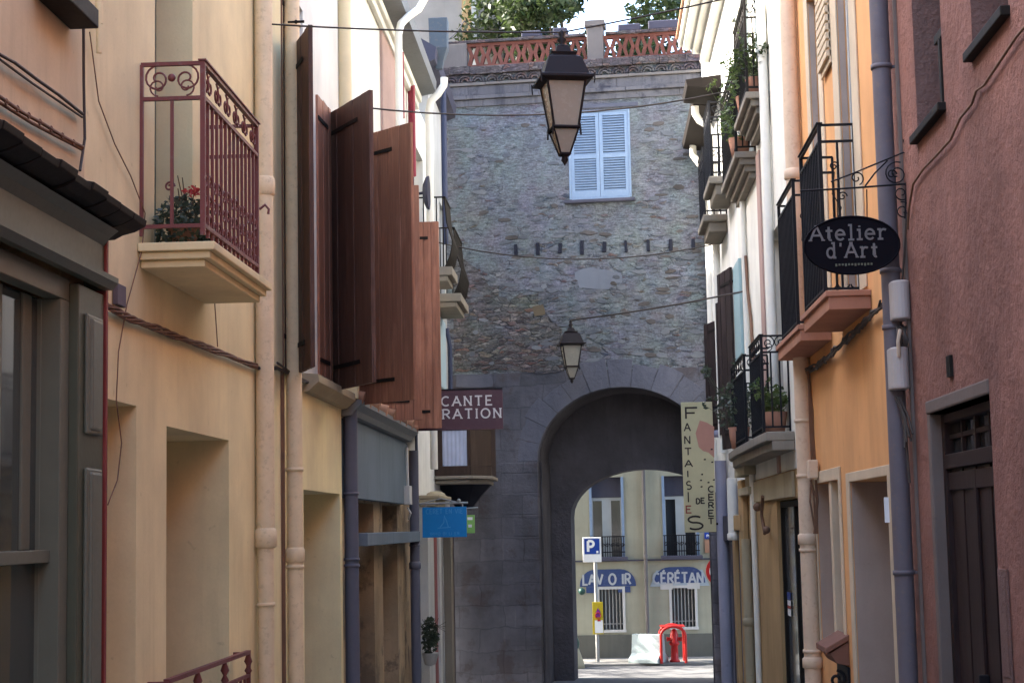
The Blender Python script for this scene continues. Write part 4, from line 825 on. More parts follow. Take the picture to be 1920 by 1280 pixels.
def sign_parking():
    y = 32.6; b = P(1121, 1240, 'y', y); t = thing('parking_sign', (b.x, y, GZ), 'grey post with blue P parking sign and yellow panel below, seen through the arch', 'sign')
    z1 = P(1110, 1008, 'y', y).z; MB().tube([(b.x, y, GZ), (b.x, y, z1)], .035, 10).build('post', 'galv', t)
    c = P(1110, 1030, 'y', y - .05); w_, h_ = .175, .235; m = MB(); m.box(c.x - w_, c.x + w_, y - .055, y - .04, c.z - h_, c.z + h_); m.build('sign_plate', 'signwhite', t, .006)
    m = MB(); m.box(c.x - w_ * .82, c.x + w_ * .82, y - .058, y - .0555, c.z - h_ * .35, c.z + h_ * .88); m.build('blue_field', 'signblue', t)
    m = MB(); text(m, 'P', c.x - .085, c.z - .035, .2, y - .059, .24, .1); m.box(c.x + .08, c.x + .12, y - .061, y - .059, c.z - .065, c.z - .02); m.build('lettering', 'signwhite', t)
    c = P(1121, 1158, 'y', y - .05); w_, h_ = .1, .3; m = MB(); m.box(c.x - w_, c.x + w_, y - .055, y - .04, c.z - h_, c.z + h_); m.build('yellow_panel', 'yellow', t, .004)
    m = MB(); m.box(c.x - w_ * .6, c.x + w_ * .92, y - .058, y - .0555, c.z - h_ * .92, c.z - .04); m.build('white_field', 'signwhite', t)
    m = MB(); m.slabq([(c.x - .035, y - .062, c.z + .02), (c.x + .045, y - .062, c.z + .02), (c.x + .05, y - .062, c.z + .12), (c.x + .005, y - .062, c.z + .19), (c.x - .035, y - .062, c.z + .11)], (0, .003, 0)); m.build('symbol', 'violet', t)
    m = MB(); m.tube([(c.x + .005 + .052 * math.cos(R(a)), y - .064, c.z + .05 + .05 * math.sin(R(a))) for a in range(0, 361, 30)], .009, 5); m.box(c.x - .01, c.x + .05, y - .0625, y - .0585, c.z - .06, c.z - .02); m.build('symbol_ring', 'red', t)
sign_parking()
def plaza_things():
    y = 32.4; t = thing('fire_hydrant', (P(1265, 1228, 'y', y).x, y, GZ + .05), 'red fire hydrant standing inside its red hoop guard', 'hydrant'); c = P(1265, 1228, 'y', y); z = GZ + .05
    m = MB(); m.lathe((c.x, y, z), [(.001, 0), (.10, 0), (.10, .03), (.07, .05), (.065, .3), (.095, .32), (.095, .36), (.07, .38), (.075, .5), (.05, .58), (.02, .61), (.0, .615)], 16); m.build('body', 'red', t)
    for a in (-1, 1): m = MB(); m.tube([(c.x, y, z + .42), (c.x + a * .12, y - .02, z + .42)], .035, 10); m.tube([(c.x + a * .12, y - .02, z + .42), (c.x + a * .14, y - .02, z + .42)], .045, 10); m.build('outlet', 'red', t)
    a, b = P(1240, 1228, 'y', y - .3), P(1286, 1228, 'y', y - .3); m = MB(); r = (b.x - a.x) / 2; cx = (a.x + b.x) / 2
    m.tube([(a.x, y - .3, z)] + [(cx - r * math.cos(R(k)), y - .3, z + .5 + r * .75 * math.sin(R(k))) for k in range(0, 181, 15)] + [(b.x, y - .3, z)], .028, 8); m.tube([(a.x, y + .3, z)] + [(cx - r * math.cos(R(k)), y + .3, z + .5 + r * .75 * math.sin(R(k))) for k in range(0, 181, 15)] + [(b.x, y + .3, z)], .028, 8)
    m.box(cx - r, cx + r, y - .29, y + .29, z + .5 + r * .72, z + .5 + r * .76); m.build('hoop_guard', 'red', None, tagd=('red tubular hoop guard arching over the red hydrant', 'hoop barrier'))
    a, b = P(1183, 1225, 'y', y).x, P(1243, 1225, 'y', y).x; m = MB(); pr = [(-.26, 0), (-.26, .07), (-.12, .17), (-.07, .52), (.07, .52), (.12, .17), (.26, .07), (.26, 0)]
    m.slabq([(a + .03, y + d, z + h) for d, h in pr], (b - a, .0, 0)); o = m.build('traffic_barrier', 'barrier', None, .01, tagd=('pale plastic road barrier beside the red hydrant', 'road barrier')); o.rotation_euler.z = -.45
    c = P(1075, 1250, 'y', 30.6); m = MB(); 
    t = thing('planter', (-.62, 31.9, GZ), 'pale rounded planter with a green rim half hidden by the left jamb of the arch', 'planter'); m.lathe((-.56, 32.0, GZ), [(.001, 0), (.26, 0), (.24, .1), (.17, .3), (.15, .36)], 18); m.build('bowl', 'beige', t); m = MB(); m.lathe((-.56, 32.0, GZ), [(.15, .36), (.17, .45), (.13, .58), (.001, .6)], 18); m.build('rim', 'signgreen', t)
    # no overtaking / speed sign half behind the corner pipe
    y = 31.6; c = P(1352, 1070, 'y', y); t = thing('speed_limit_sign', (c.x, y, GZ), 'round red-rimmed traffic sign half hidden behind the right corner past the arch', 'sign'); MB().tube([(c.x, y, GZ), (c.x, y, c.z)], .03, 8).build('post', 'galv', t)
    m = MB(); k = 28; m.slabq([(c.x + .28 * math.cos(2 * math.pi * i / k), y - .05, c.z + .28 * math.sin(2 * math.pi * i / k)) for i in range(k)], (0, .012, 0)); m.build('rim', 'red', t)
    m = MB(); m.slabq([(c.x + .215 * math.cos(2 * math.pi * i / k), y - .054, c.z + .215 * math.sin(2 * math.pi * i / k)) for i in range(k)], (0, .0035, 0)); m.build('face', 'signwhite', t); m = MB(); text(m, '30', c.x - .13, c.z - .09, .18, y - .055, .2, .2); m.build('lettering', 'ink', t)
plaza_things()
def back_house():
    m = MB(); t = thing('tall_back_house', (-5, 38, GZ), 'tall pale beige house rising behind the left end of the balustrade', 'house'); x1 = P(943, 40, 'y', 40).x; wall_x = x1
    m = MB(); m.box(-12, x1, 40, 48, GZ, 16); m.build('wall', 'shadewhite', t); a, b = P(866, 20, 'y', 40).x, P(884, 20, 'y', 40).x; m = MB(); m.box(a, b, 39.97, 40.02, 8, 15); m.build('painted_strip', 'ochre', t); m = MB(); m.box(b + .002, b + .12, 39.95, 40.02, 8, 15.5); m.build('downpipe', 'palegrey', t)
    t = thing('sun_block_house', (-12, 18, GZ), 'unseen tall ochre house added behind the left houses to block the sun', 'house'); m = MB(); m.box(-16, -9.2, 8, 27.0, GZ, 13.0); m.build('wall', 'ochre', t); m = MB(); m.slabq([(-16.3, 7.8, 13.002), (-9.0, 7.8, 13.002), (-12.6, 7.8, 14.9)], (0, 19.4, 0)); m.build('roof', 'tile', t)  # out-of-view house, added to keep direct sun off the right-hand walls
back_house()
def tree(c, h, rad, n, label, seed, leaf='leafbright'):
    random.seed(seed); t = thing('tree', c, label, 'tree', 'trees beyond the gate'); c = Vector(c); m = MB(); m.tube([c, c + Vector((.1, 0, h * .3)), c + Vector((-.05, .1, h * .62))], [.28, .2, .13], 10); tips = []
    for k in range(16):
        a = random.uniform(0, 6.28); z = random.uniform(.45, .62) * h; r = random.uniform(.5, .95); e = c + Vector((math.cos(a) * rad * r, math.sin(a) * rad * r, h * random.uniform(.68, 1.0))); s0 = c + Vector((0, 0, z)); mid = s0.lerp(e, .5) + Vector((0, 0, .3)); m.tube([s0, mid, e], [.09, .05, .015], 6); tips += [mid, e, mid.lerp(e, .5)]
    m.build('trunk', 'barkwood', t); m = MB()
    for p in tips: m.leaves(p, (random.uniform(.5, 1.1), random.uniform(.5, 1.1), random.uniform(.35, .7)), n // len(tips), .105, .0)
    m.build('crown', leaf, t); random.seed(7)
tree((-.2, 40, GZ), 16.4, 3.2, 26000, 'broad green tree whose leaves show above the left half of the balustrade', 3)
tree((4.0, 41, GZ), 16.8, 3.2, 24000, 'loose light green tree whose leaves show above the right half of the balustrade', 5)
tree((-9.5, 33.3, GZ), 9.2, 2.6, 1500, 'street tree on the square left of the arch, casting broken shade on the paving', 9, 'leaf')
# ------------------------------------------------------------------ right house 1: pink roughcast house
def pink_house():
    s = 1; y1 = wy(s, 1690, 700); t = thing('pink_house', (XR, 6, gz(6)), 'pink roughcast house with a dark plank door at the right edge of the street', 'house')
    h1 = (wy(s, 1769, 150), wy(s, 1716, 150), 2.2, 3.6, .24); h2 = (wy(s, 1893, 60), wy(s, 1822, 60), 2.28, 3.7, .24)
    ztop = wz(s, 1742, 776); hd = (wy(s, 1856, 760), wy(s, 1741, 790), -2.2, ztop, .13)
    wall(s, -12.0, y1 - .003, -2.6, 5.6, [h1, h2, hd]).build('wall', 'pink', t)
    for h in (h1, h2):
        f = window(t, s, h, 'blackbrown', 'glass', leaves=2); m = MB(); m.box(X(s, -.2), X(s, .045), h[0] - .03, h[1] + .03, h[2] - .05, h[2] - .002); m.build('window_sill', 'blackbrown', f, .006)
        m = MB()
        for y, e in ((h[1], -.002),): m.quad((X(s, -.001), y + e, h[2]), (X(s, -.2), y + e, h[2]), (X(s, -.2), y + e, h[3]), (X(s, -.001), y + e, h[3]))
        m.build('reveal', 'pinkgrey', f)
    m = MB(); y = h1[0]; m.box(X(s, -.14), X(s, .012), y + .005, y + .05, 2.2, wz(s, 1769, 66)); p = W(s, 1742, 103, -.05); m.box(X(s, -.18), X(s, -.02), y + .05, y + .3, p.z - .03, p.z + .02); m.build('shutter_stay', 'blackbrown', t, .004)
    # door
    ya, yb, za, zb, dp = hd
    m = MB(); xi = X(s, -.11); xo = X(s, .004); m.box(xi, X(s, .006), yb - .05, yb + .02, za, zb - .002); m.box(xi, X(s, .01), ya + .0, yb + .03, zb + .0, zb + .075); m.build('door_surround', 'concrete', t, .01)
    m = MB(); xd = X(s, -.10); m.box(X(s, -.125), X(s, -.06), ya + .01, ya + .08, za, zb - .01); m.box(X(s, -.125), X(s, -.06), yb - .12, yb - .051, za, zb - .01); ztr = wz(s, 1800, 862, -.08)
    m.box(X(s, -.125), X(s, -.055), ya + .081, yb - .121, ztr - .04, ztr + .04); m.box(X(s, -.125), X(s, -.06), ya + .081, yb - .121, zb - .06, zb - .012); fr = m.build('door_frame', 'doorwood', t, .005)
    m = MB(); a, b = ya + .085, yb - .125; n = 8; mid = (a + b) / 2
    for i in range(n): q0 = a + (b - a) * i / n + .003; q1 = a + (b - a) * (i + 1) / n - .003; o = .0 if i % 2 else .006; m.box(X(s, -.12), X(s, -.088 + o), q0, q1, za, ztr - .042)
    m.box(X(s, -.088), X(s, -.07), mid - .03, mid + .03, za, ztr - .06); m.box(X(s, -.088), X(s, -.072), a, b, ztr - .16, ztr - .06); d = m.build('door', 'doorwood', t, .004)
    m = MB(); m.box(X(s, -.088), X(s, -.035), mid - .06, mid - .03, -.95, -.8); m.build('handle', 'black', d, .006)
    m = MB(); m.box(X(s, -.118), X(s, -.11), a, b, ztr + .04, zb - .06); m.build('transom_pane', 'glass', t); m = MB()
    for i in range(1, 4): y = a + (b - a) * i / 4; m.box(X(s, -.108), X(s, -.085), y - .014, y + .014, ztr + .041, zb - .061)
    m.box(X(s, -.108), X(s, -.088), a, b, (ztr + zb) / 2 - .012, (ztr + zb) / 2 + .012); m.build('glazing_bar', 'doorwood', t)
    m = MB(); yA, yB = wy(s, 1893, 1100), wy(s, 1876, 1100); zt = wz(s, 1880, 1066); m.box(X(s, .002), X(s, .012), yA, yB, -1.9, zt); m.box(X(s, .012), X(s, .016), yA + .02, yB - .02, zt - .5, zt - .03); m.build('meter_cabinet', 'pinkgrey', t, .003)
    m = MB(); pts = [W(s, a, b, .02) for a, b in ((1960, 5), (1905, 70), (1845, 160), (1830, 170), (1822, 195), (1800, 222), (1782, 262), (1755, 292), (1730, 318), (1712, 345), (1704, 392), (1702, 430))]; m.tube(pts, .007, 6); m.build('cable', 'cablebrown', t)
    m = MB(); m.box(X(s, .002), X(s, .02), wy(s, 1788, 690), wy(s, 1781, 690), wz(s, 1785, 706), wz(s, 1785, 666)); m.build('wall_hook', 'blackbrown', t)
    # corner downpipe with twin boxes and cables
    a = W(s, 1678, 700, .085); y = a.y; x = a.x; pipe(t, [(x, y, 5.2), (x, y, -2.2)], .058, 'pipelilac', [], clips=[wz(s, 1665, 512, .085), wz(s, 1668, 618, .085), wz(s, 1690, 1072, .085), wz(s, 1650, 130, .085)], wallx=XR)
    yw_ = y - .28; m = MB(); m.box(X(s, .002), X(s, .02), y - .13, y - .10, -2.2, 5.2); m.build('conduit', 'concrete', t)
    yb_ = 10.2
    for (px, pa, pb) in ((1692, 540, 612), (1690, 664, 742)):
        zt, zb_ = zat(pa, yb_), zat(pb, yb_); c = P(px, (pa + pb) / 2, 'y', yb_); m = MB(); r = .055
        q = [(c.x + r * math.cos(R(k)) * 1.0, c.z) for k in range(180, 361, 20)]
        m.slabq([(c.x + r * math.cos(R(k)), yb_ + .05 + .07 * math.sin(R(k)), zb_) for k in range(180, 361, 20)] + [(c.x + r, yb_ + .16, zb_), (c.x - r, yb_ + .16, zb_)], (0, 0, zt - zb_)); o = m.build('junction_box', 'plasticgrey', t, .01)
        MB().box(c.x - .02, XR, yb_ + .05, yb_ + .12, (zt + zb_) / 2 - .02, (zt + zb_) / 2 + .02).build('mounting', 'blackbrown', o)
    m = MB()
    for k in range(9):
        rr = random.Random(k); p0 = P(1690 + rr.uniform(-10, 12), 612, 'y', yb_); p1 = P(1690 + rr.uniform(-10, 12), 664, 'y', yb_); md = (p0 + p1) / 2 + Vector((rr.uniform(-.03, .03), -.03, 0)); m.tube([p0 + Vector((0, .05, 0)), md, p1 + Vector((0, .05, 0))], .007, 5)
    for k in range(6):
        rr = random.Random(k + 40); p0 = P(1690 + rr.uniform(-10, 10), 742, 'y', yb_); p1 = P(1702 + rr.uniform(-6, 12), 860 + rr.uniform(-50, 60), 'y', yb_ - .05); m.tube([p0 + Vector((0, .05, 0)), (p0 + p1) / 2 + Vector((.01, .03, 0)), p1], .008, 5)
    m.tube([P(1700, 395, 'y', yb_), P(1696, 470, 'y', yb_), P(1690, 545, 'y', yb_ + .05)], .007, 5); m.build('cable_tangle', 'cable', t)
    m = MB(); m.tube([P(1688, 618, 'y', yb_ - .03), P(1684, 640, 'y', yb_ - .05), P(1686, 668, 'y', yb_ - .02)], .012, 6); m.build('cable_loop', 'cablecream', t)
    m = MB(); c = P(1665, 965, 'y', y - .1); m.box(c.x - .014, c.x + .014, y - .066, y - .062, zat(990, y), zat(943, y)); m.build('sticker', 'signwhite', t)
pink_house()
# ------------------------------------------------------------------ right house 2: orange house
def orange_house():
    s = 1; y0 = wy(s, 1690, 700); y1 = wy(s, 1508, 985); t = thing('orange_house', (XR, y0, gz(y0)), 'orange rendered house with two shallow black balconies on terracotta slabs', 'house')
    hw1 = (wy(s, 1601, 200), wy(s, 1577, 200), 1.6, 4.45, .12); hw2 = (wy(s, 1540, 200), wy(s, 1522, 200), 1.6, 4.4, .12)
    za = wz(s, 1597, 903); hg1 = (11.25, wy(s, 1599, 1000), -2.6, za, .42); zb = wz(s, 1540, 905)
    hg2 = (wy(s, 1578, 1000), wy(s, 1534, 1000), -1.05, zb, .35)
    wall(s, y0, y1 - .003, -2.6, 5.6, [hw1, hw2, hg1, hg2]).build('wall', 'orange', t)
    for h in (hw1, hw2): window(t, s, h, 'palegrey', 'glass', name='balcony_door', rails=(.25,))
    window(t, s, hg1, 'framecream', 'glassgrey', name='ground_floor_window'); window(t, s, hg2, 'framecream', 'glassgrey', leaves=1)
    m = MB(); o = .015; xo = X(s, o); xw = X(s, .001)
    def surround(h, wd, top):
        ya, yb, c, d, _ = h; m.box(xw, xo, yb, yb + wd, c, d + top); m.box(xw, xo, ya - wd, ya, c, d + top); m.box(xw, xo, ya, yb, d, d + top)
    surround(hw1, .28, .12); surround(hw2, .2, .12); surround((hg1[0], hg1[1], hg1[2], hg1[3], 0), .16, .07); surround(hg2, .1, .1); m.build('window_surround', 'framecream', t, .005)
    for h in (hg1, hg2, hw1, hw2):
        m = MB(); d_ = h[4] - .07; m.box(X(s, -.004), X(s, -d_), h[1] - .004, h[1] - .001, h[2], h[3] - .002); m.box(X(s, -.004), X(s, -d_), h[0] + .001, h[0] + .004, h[2], h[3] - .002); build_split(m, 'reveal', 'reveal', t)
    mid = wy(s, 1559, 1000); MB().box(X(s, -.3), X(s, .0), mid - .06, mid + .06, -1.05, zb).build('mullion', 'framecream', t, .006)
    m = MB(); yl0, yl1 = wy(s, 1548, 40, .05), wy(s, 1530, 40, .05)
    for k in range(22): z = 3.55 + k * .07; m.box(X(s, .02), X(s, .055), yl0, yl1, z, z + .05)
    m.box(X(s, .016), X(s, .03), yl0, yl1, 3.5, 5.1); m.build('louvred_shutter', 'framecream', t)
    # balconies
    for (ya, yb, zt, o, sa, sb) in ((12.06, 13.16, 2.81, .25, 11.62, 13.05), (14.05, 15.18, 2.81, .21, 13.6, 15.3)):
        zs = 1.56; m = MB(); m.box(X(s, .002), X(s, o + .06), sa, sb, zs - .04, zs); m.box(X(s, .002), X(s, o + .04), sa + .015, sb - .01, zs - .13, zs - .0405); b = m.build('balcony_slab', 'terracotta', t, .005)
        r = bars_railing(s, ya, yb, zs + .02, zt, o, 12, 2, .008, .018, .12, scroll=False); r.build('railing', 'black', b)
        m = MB(); xm = (X(s, o) + XR) / 2
        for k, z in enumerate((zt - .3, zt - .52)): m.tube(spiral((xm - .03 + .05 * k, ya, z), .035, 1.3, 0, (1, 0, 0), (0, 0, 1)), .005, 5)
        m.tube([(xm - .03, ya, zt - .34), (xm - .05, ya, zt - .5), (xm + .01, ya, zt - .6), (xm - .04, ya, zt - .75)], .005, 5); m.build('iron_scroll', 'black', b)
        m = MB()
        for k in range(3): m.tube([(X(s, o) + .04 + k * .09 + .04 * math.cos(R(q)), ya, zs + .10 - .03 * math.sin(R(q))) for q in range(0, 181, 30)], .006, 5)
        m.build('rail_foot', 'black', b)
    # cable bundle along the wall
    A = [(1500, 702), (1525, 690), (1550, 672), (1575, 648), (1600, 625), (1625, 600), (1653, 572)]; m = MB()
    for k in range(7):
        rr = random.Random(k); pts = []
        for i in range(30):
            u = i / 29 * (len(A) - 1); j = min(int(u), len(A) - 2); f = u - j; p = W(s, A[j][0] * (1 - f) + A[j + 1][0] * f, A[j][1] * (1 - f) + A[j + 1][1] * f, .045); pts.append(p + Vector((rr.uniform(-.012, .012), 0, rr.uniform(-.018, .018) + (k - 3) * .005)))
        m.tube(pts, .0085, 5)
    m.build('cable_bundle', 'cable', t)
    # pink downpipe on the boundary
    a = W(s, 1503, 700, .08); xw = XR; pipe(t, [(a.x, a.y, 7), (a.x, a.y, -2.5)], .072, 'pipepink', [wz(s, 1490, 325, .08), wz(s, 1512, 1010, .08), wz(s, 1522, 1240, .08)], clips=[wz(s, 1500, 792, .08), wz(s, 1505, 893, .08), wz(s, 1520, 1218, .08), wz(s, 1512, 1030, .08)], wallx=xw)
    m = MB(); c = W(s, 1520, 880, .06); m.box(c.x - .04, c.x + .04, c.y - .2, c.y - .05, wz(s, 1520, 898, .06), wz(s, 1520, 863, .06)); m.build('junction_box', 'pipepink', t, .01)
    m = MB(); c = c + Vector((0, -.12, 0))
    for k in range(5): rr = random.Random(k); m.tube([(c.x + rr.uniform(-.03, .03), c.y, wz(s, 1520, 900, .06)), (c.x + rr.uniform(-.04, .04), c.y, wz(s, 1520, 940, .06)), (c.x + rr.uniform(-.01, .03), c.y, wz(s, 1520, 1000, .06))], .008, 5)
    for k in range(5): rr = random.Random(k + 9); m.tube([(c.x + rr.uniform(-.03, .03), c.y, wz(s, 1510, 700, .06)), (c.x + rr.uniform(-.04, .05), c.y, wz(s, 1520, 770, .06)), (c.x + rr.uniform(-.01, .03), c.y, wz(s, 1520, 865, .06))], .009, 5)
    m.build('cable_tangle', 'cablebrown', t)
    # small terracotta canopy with a scroll beneath
    ya, yb = 13.35, 13.95; z = zat(1245, 13.4); m = MB(); xo = X(s, .18)
    m.slabq([(xo, ya, z + .10), (xo, yb, z + .10), (XR, yb, z + .20), (XR, ya, z + .20)], (0, 0, -.045)); m.slabq([(XR, ya + .02, z + .15), (xo + .03, ya + .02, z + .055), (xo + .08, ya + .02, z - .02), (XR, ya + .02, z - .04)], (0, yb - ya - .04, 0)); m.build('letterbox_canopy', 'terradark', t, .006)
    m = MB(); m.tube(spiral((XR - .1, ya + .03, z - .14), .07, 1.3, math.pi / 2, (-1, 0, 0), (0, 0, 1)), .012, 6); m.box(XR - .02, XR - .002, ya, yb, z - .5, z - .05); m.build('scroll_bracket', 'black', t)
orange_house()
# ------------------------------------------------------------------ right house 3: pale house with planted balconies over an ochre shop
def step_slab(par, s, y0, y1, zt, o, n=4, mat='slab', th=.07):
    m = MB()
    for k in range(n): m.box(X(s, .002), X(s, o - k * .055), y0 + k * .05, y1 - k * .05, zt - th * (k + 1), zt - th * k - .001)
    return m.build('balcony_slab', mat, par, .006)
def pot(par_t, c, r, h, seed, label, flowers=False, grow=1.0, leafm='leaf', group='plants in pots on the right balconies'):
    t = thing('potted_plant', c, label, 'potted plant', group); m = MB(); m.lathe(c, [(.001, 0), (r * .7, 0), (r, h), (r * .88, h), (r * .8, h * .8)], 12); m.build('pot', 'terracotta', t)
    m = MB(); m.leaves((c[0], c[1], c[2] + h + .16 * grow), (r * 1.5 * grow, r * 2.2 * grow, .22 * grow), int(300 * grow), .035, .0)
    for k in range(14): a = random.uniform(0, 6.28); e = (c[0] + math.cos(a) * r * 2 * grow, c[1] + math.sin(a) * r * 2.4 * grow, c[2] + h + random.uniform(.15, .5) * grow); m.tube([(c[0], c[1], c[2] + h), e], .003, 3, False); m.leaves(e, (.04, .04, .04), 10, .03, 0)
    m.build('foliage', leafm, t)
def pale_house():
    s = 1; y0 = wy(s, 1508, 985); y1 = 21.9; t = thing('pale_house', (XR, y0, gz(y0)), 'pale house with stacked planted balconies over an ochre shopfront on the right', 'house')
    zf = wz(s, 1485, 880); hd = (15.9, 18.35, -2.7, wz(s, 1458, 938), .10); H = [(17.8, 18.8, 4.42, 6.6, .2), (17.2, 18.2, .8, 3.0, .2), (19.5, 20.5, 4.1, 6.4, .2)]
    wall(s, y0, y1 - .003, zf, 8.2, H).build('upper_wall', 'offwhite', t); wall(s, y0, y1 - .003, -2.9, zf - .002, [hd], dx=-.004).build('shop_wall', 'ochre', t)
    for h in H: window(t, s, h, 'teal' if h[2] > 4 else 'framecream', 'glass', name='balcony_door')
    m = MB(); m.box(X(s, .001), X(s, .03), wy(s, 1490, 900), wy(s, 1412, 900), wz(s, 1458, 935), zf - .02); m.build('fascia', 'beige', t)
    # glazed shop door with stickers
    f = window(t, s, hd, 'blackbrown', 'glassgrey', name='shop_door', rails=(), leaves=2, fw=.06)
    m = MB(); xs = X(s, -.065); y = wy(s, 1477, 1130, -.05)
    for k, (mt, za, zb) in enumerate((('signblue', 1116, 1130), ('signwhite', 1131, 1141), ('red', 1142, 1146), ('signwhite', 1147, 1160))): MB().box(xs - .002, xs, y - .14, y + .14, zat(zb, y), zat(za, y)).build('sticker', mt, f)
    # pilaster and lamps at the far end of the shop
    a = wy(s, 1402, 1000); m = MB(); m.box(X(s, .003), X(s, .07), a - .2, a + .5, -2.9, zat(905, a)); m.build('pilaster', 'ochre', t, .01)
    m = MB(); m.box(X(s, .003), X(s, .14), 20.5, 22.0, zat(895, 20.5), zat(876, 20.5)); m.box(X(s, .003), X(s, .1), 20.6, 22.0, zat(932, 20.5), zat(917, 20.5)); m.box(X(s, .01), X(s, .05), 20.8, 21.5, zat(916, 20.5), zat(896, 20.5)); m.build('sign_box', 'beige', t, .008)
    m = MB(); p = W(s, 1430, 1000, .05); m.tube([W(s, 1430, 930, .08), W(s, 1428, 965, .08), W(s, 1434, 1000, .08)], .02, 6); m.ball(tuple(W(s, 1420, 950, .1)), .05, 8); m.tube([W(s, 1436, 990, .03), W(s, 1436, 990, .16)], .012, 6); m.ball(tuple(W(s, 1437, 993, .17)), .04, 8); m.build('wall_lamp', 'cablebrown', t)
    # vertical pipes and bands of the facade
    for px, mt, r, dx in ((1446, 'pipewhite', .05, .06), (1398, 'pipewhite', .035, .04)):
        c = W(s, px, 550, dx); pipe(t, [(c.x, c.y, 8), (c.x, c.y, zf + .2 if px > 1400 else -2.6)], r, mt, [])
    m = MB(); y = wy(s, 1428, 500); m.box(X(s, .001), X(s, .02), y - .3, y + .05, zf + 1.0, 4.1); y = wy(s, 1448, 500); m.box(X(s, .0015), X(s, .025), y - .15, y + .05, zf, 7); build_split(m, 'wall_band', 'mauve', t)
    y = wy(s, 1386, 600, .02); m = MB(); m.box(X(s, .003), X(s, .04), y - .4, y + .5, zat(675, y), zat(500, y)); m.build('shutter', 'teal', t, .004)
    m = MB(); m.tube([W(s, a, b, .03) for a, b in ((1398, 480), (1402, 545), (1408, 600), (1412, 660), (1416, 700))], .02, 6); m.build('cable', 'cablebrown', t)
    # main floor: two black balconies on one long bowed slab
    zs = .86; m = MB(); pts = [(.0, 16.4), (.27, 16.4), (.29, 17.2), (.29, 20.0), (.26, 21.3), (.2, 21.8), (0, 21.8)]
    for k, dz in enumerate((0, .09)): m.slabq([(X(s, max(0.002, d - .05 * k * (d > 0))), y, zs - dz - (.001 if k else 0)) for d, y in pts], (0, 0, -.09)); 
    b = m.build('balcony_slab', 'slab', t, .01)
    for (ya, yb) in ((16.7, 17.9), (18.65, 20.4)):
        bars_railing(s, ya, yb, zs + .01, 1.81, .26, 13, 3, .008, .02, .16).build('railing', 'black', b)
    b1 = step_slab(t, s, 17.5, 19.0, 4.46, .25, 4); bars_railing(s, 17.6, 18.9, 4.48, 5.48, .22, 14, 3, .008, .02, .2).build('railing', 'blackbrown', b1)
    b2 = step_slab(t, s, 19.06, 21.2, 4.17, .25, 4); bars_railing(s, 19.15, 21.1, 4.19, 5.19, .22, 18, 3, .008, .02, .2).build('railing', 'blackbrown', b2)
    # second, smaller slabs further on
    o = MB(); o.box(X(s, .0), X(s, .35), y0, y1, 8.2, 8.35); o.slabq([(X(s, .35), y0, 8.352), (XR + 5, y0, 11), (XR + 5, y0, 8.352)], (0, y1 - y0, 0)); o.build('roof', 'tile', t)
pale_house()
pot(None, (1.78, 17.75, 4.46), .11, .2, 1, 'terracotta pot of bright trailing greenery on the highest balcony of the pale house', grow=1.3, leafm='leafbright', group=None)
pot(None, (1.76, 18.6, 4.46), .12, .22, 2, 'leafy green plant at the far end of the highest balcony beside the brown railing', grow=1.3, group=None)
pot(None, (1.74, 19.4, 4.17), .13, .22, 3, 'straggling plant on the stepped stone balcony just below the highest one', grow=1.3, group=None)
pot(None, (1.78, 16.95, .86), .12, .22, 4, 'dark green plant in a pot at the near end of the lower black balcony', grow=.7, group=None)
pot(None, (1.76, 17.6, .86), .1, .2, 5, 'bushy green potted plant behind the bars of the nearer lower black balcony', grow=.7, leafm='leafbright', group=None)
pot(None, (1.68, 20.1, .86), .13, .25, 6, 'dark bushy plant spilling past the far end of the lower black balconies', grow=1.5, leafm='leafgrey', group=None)
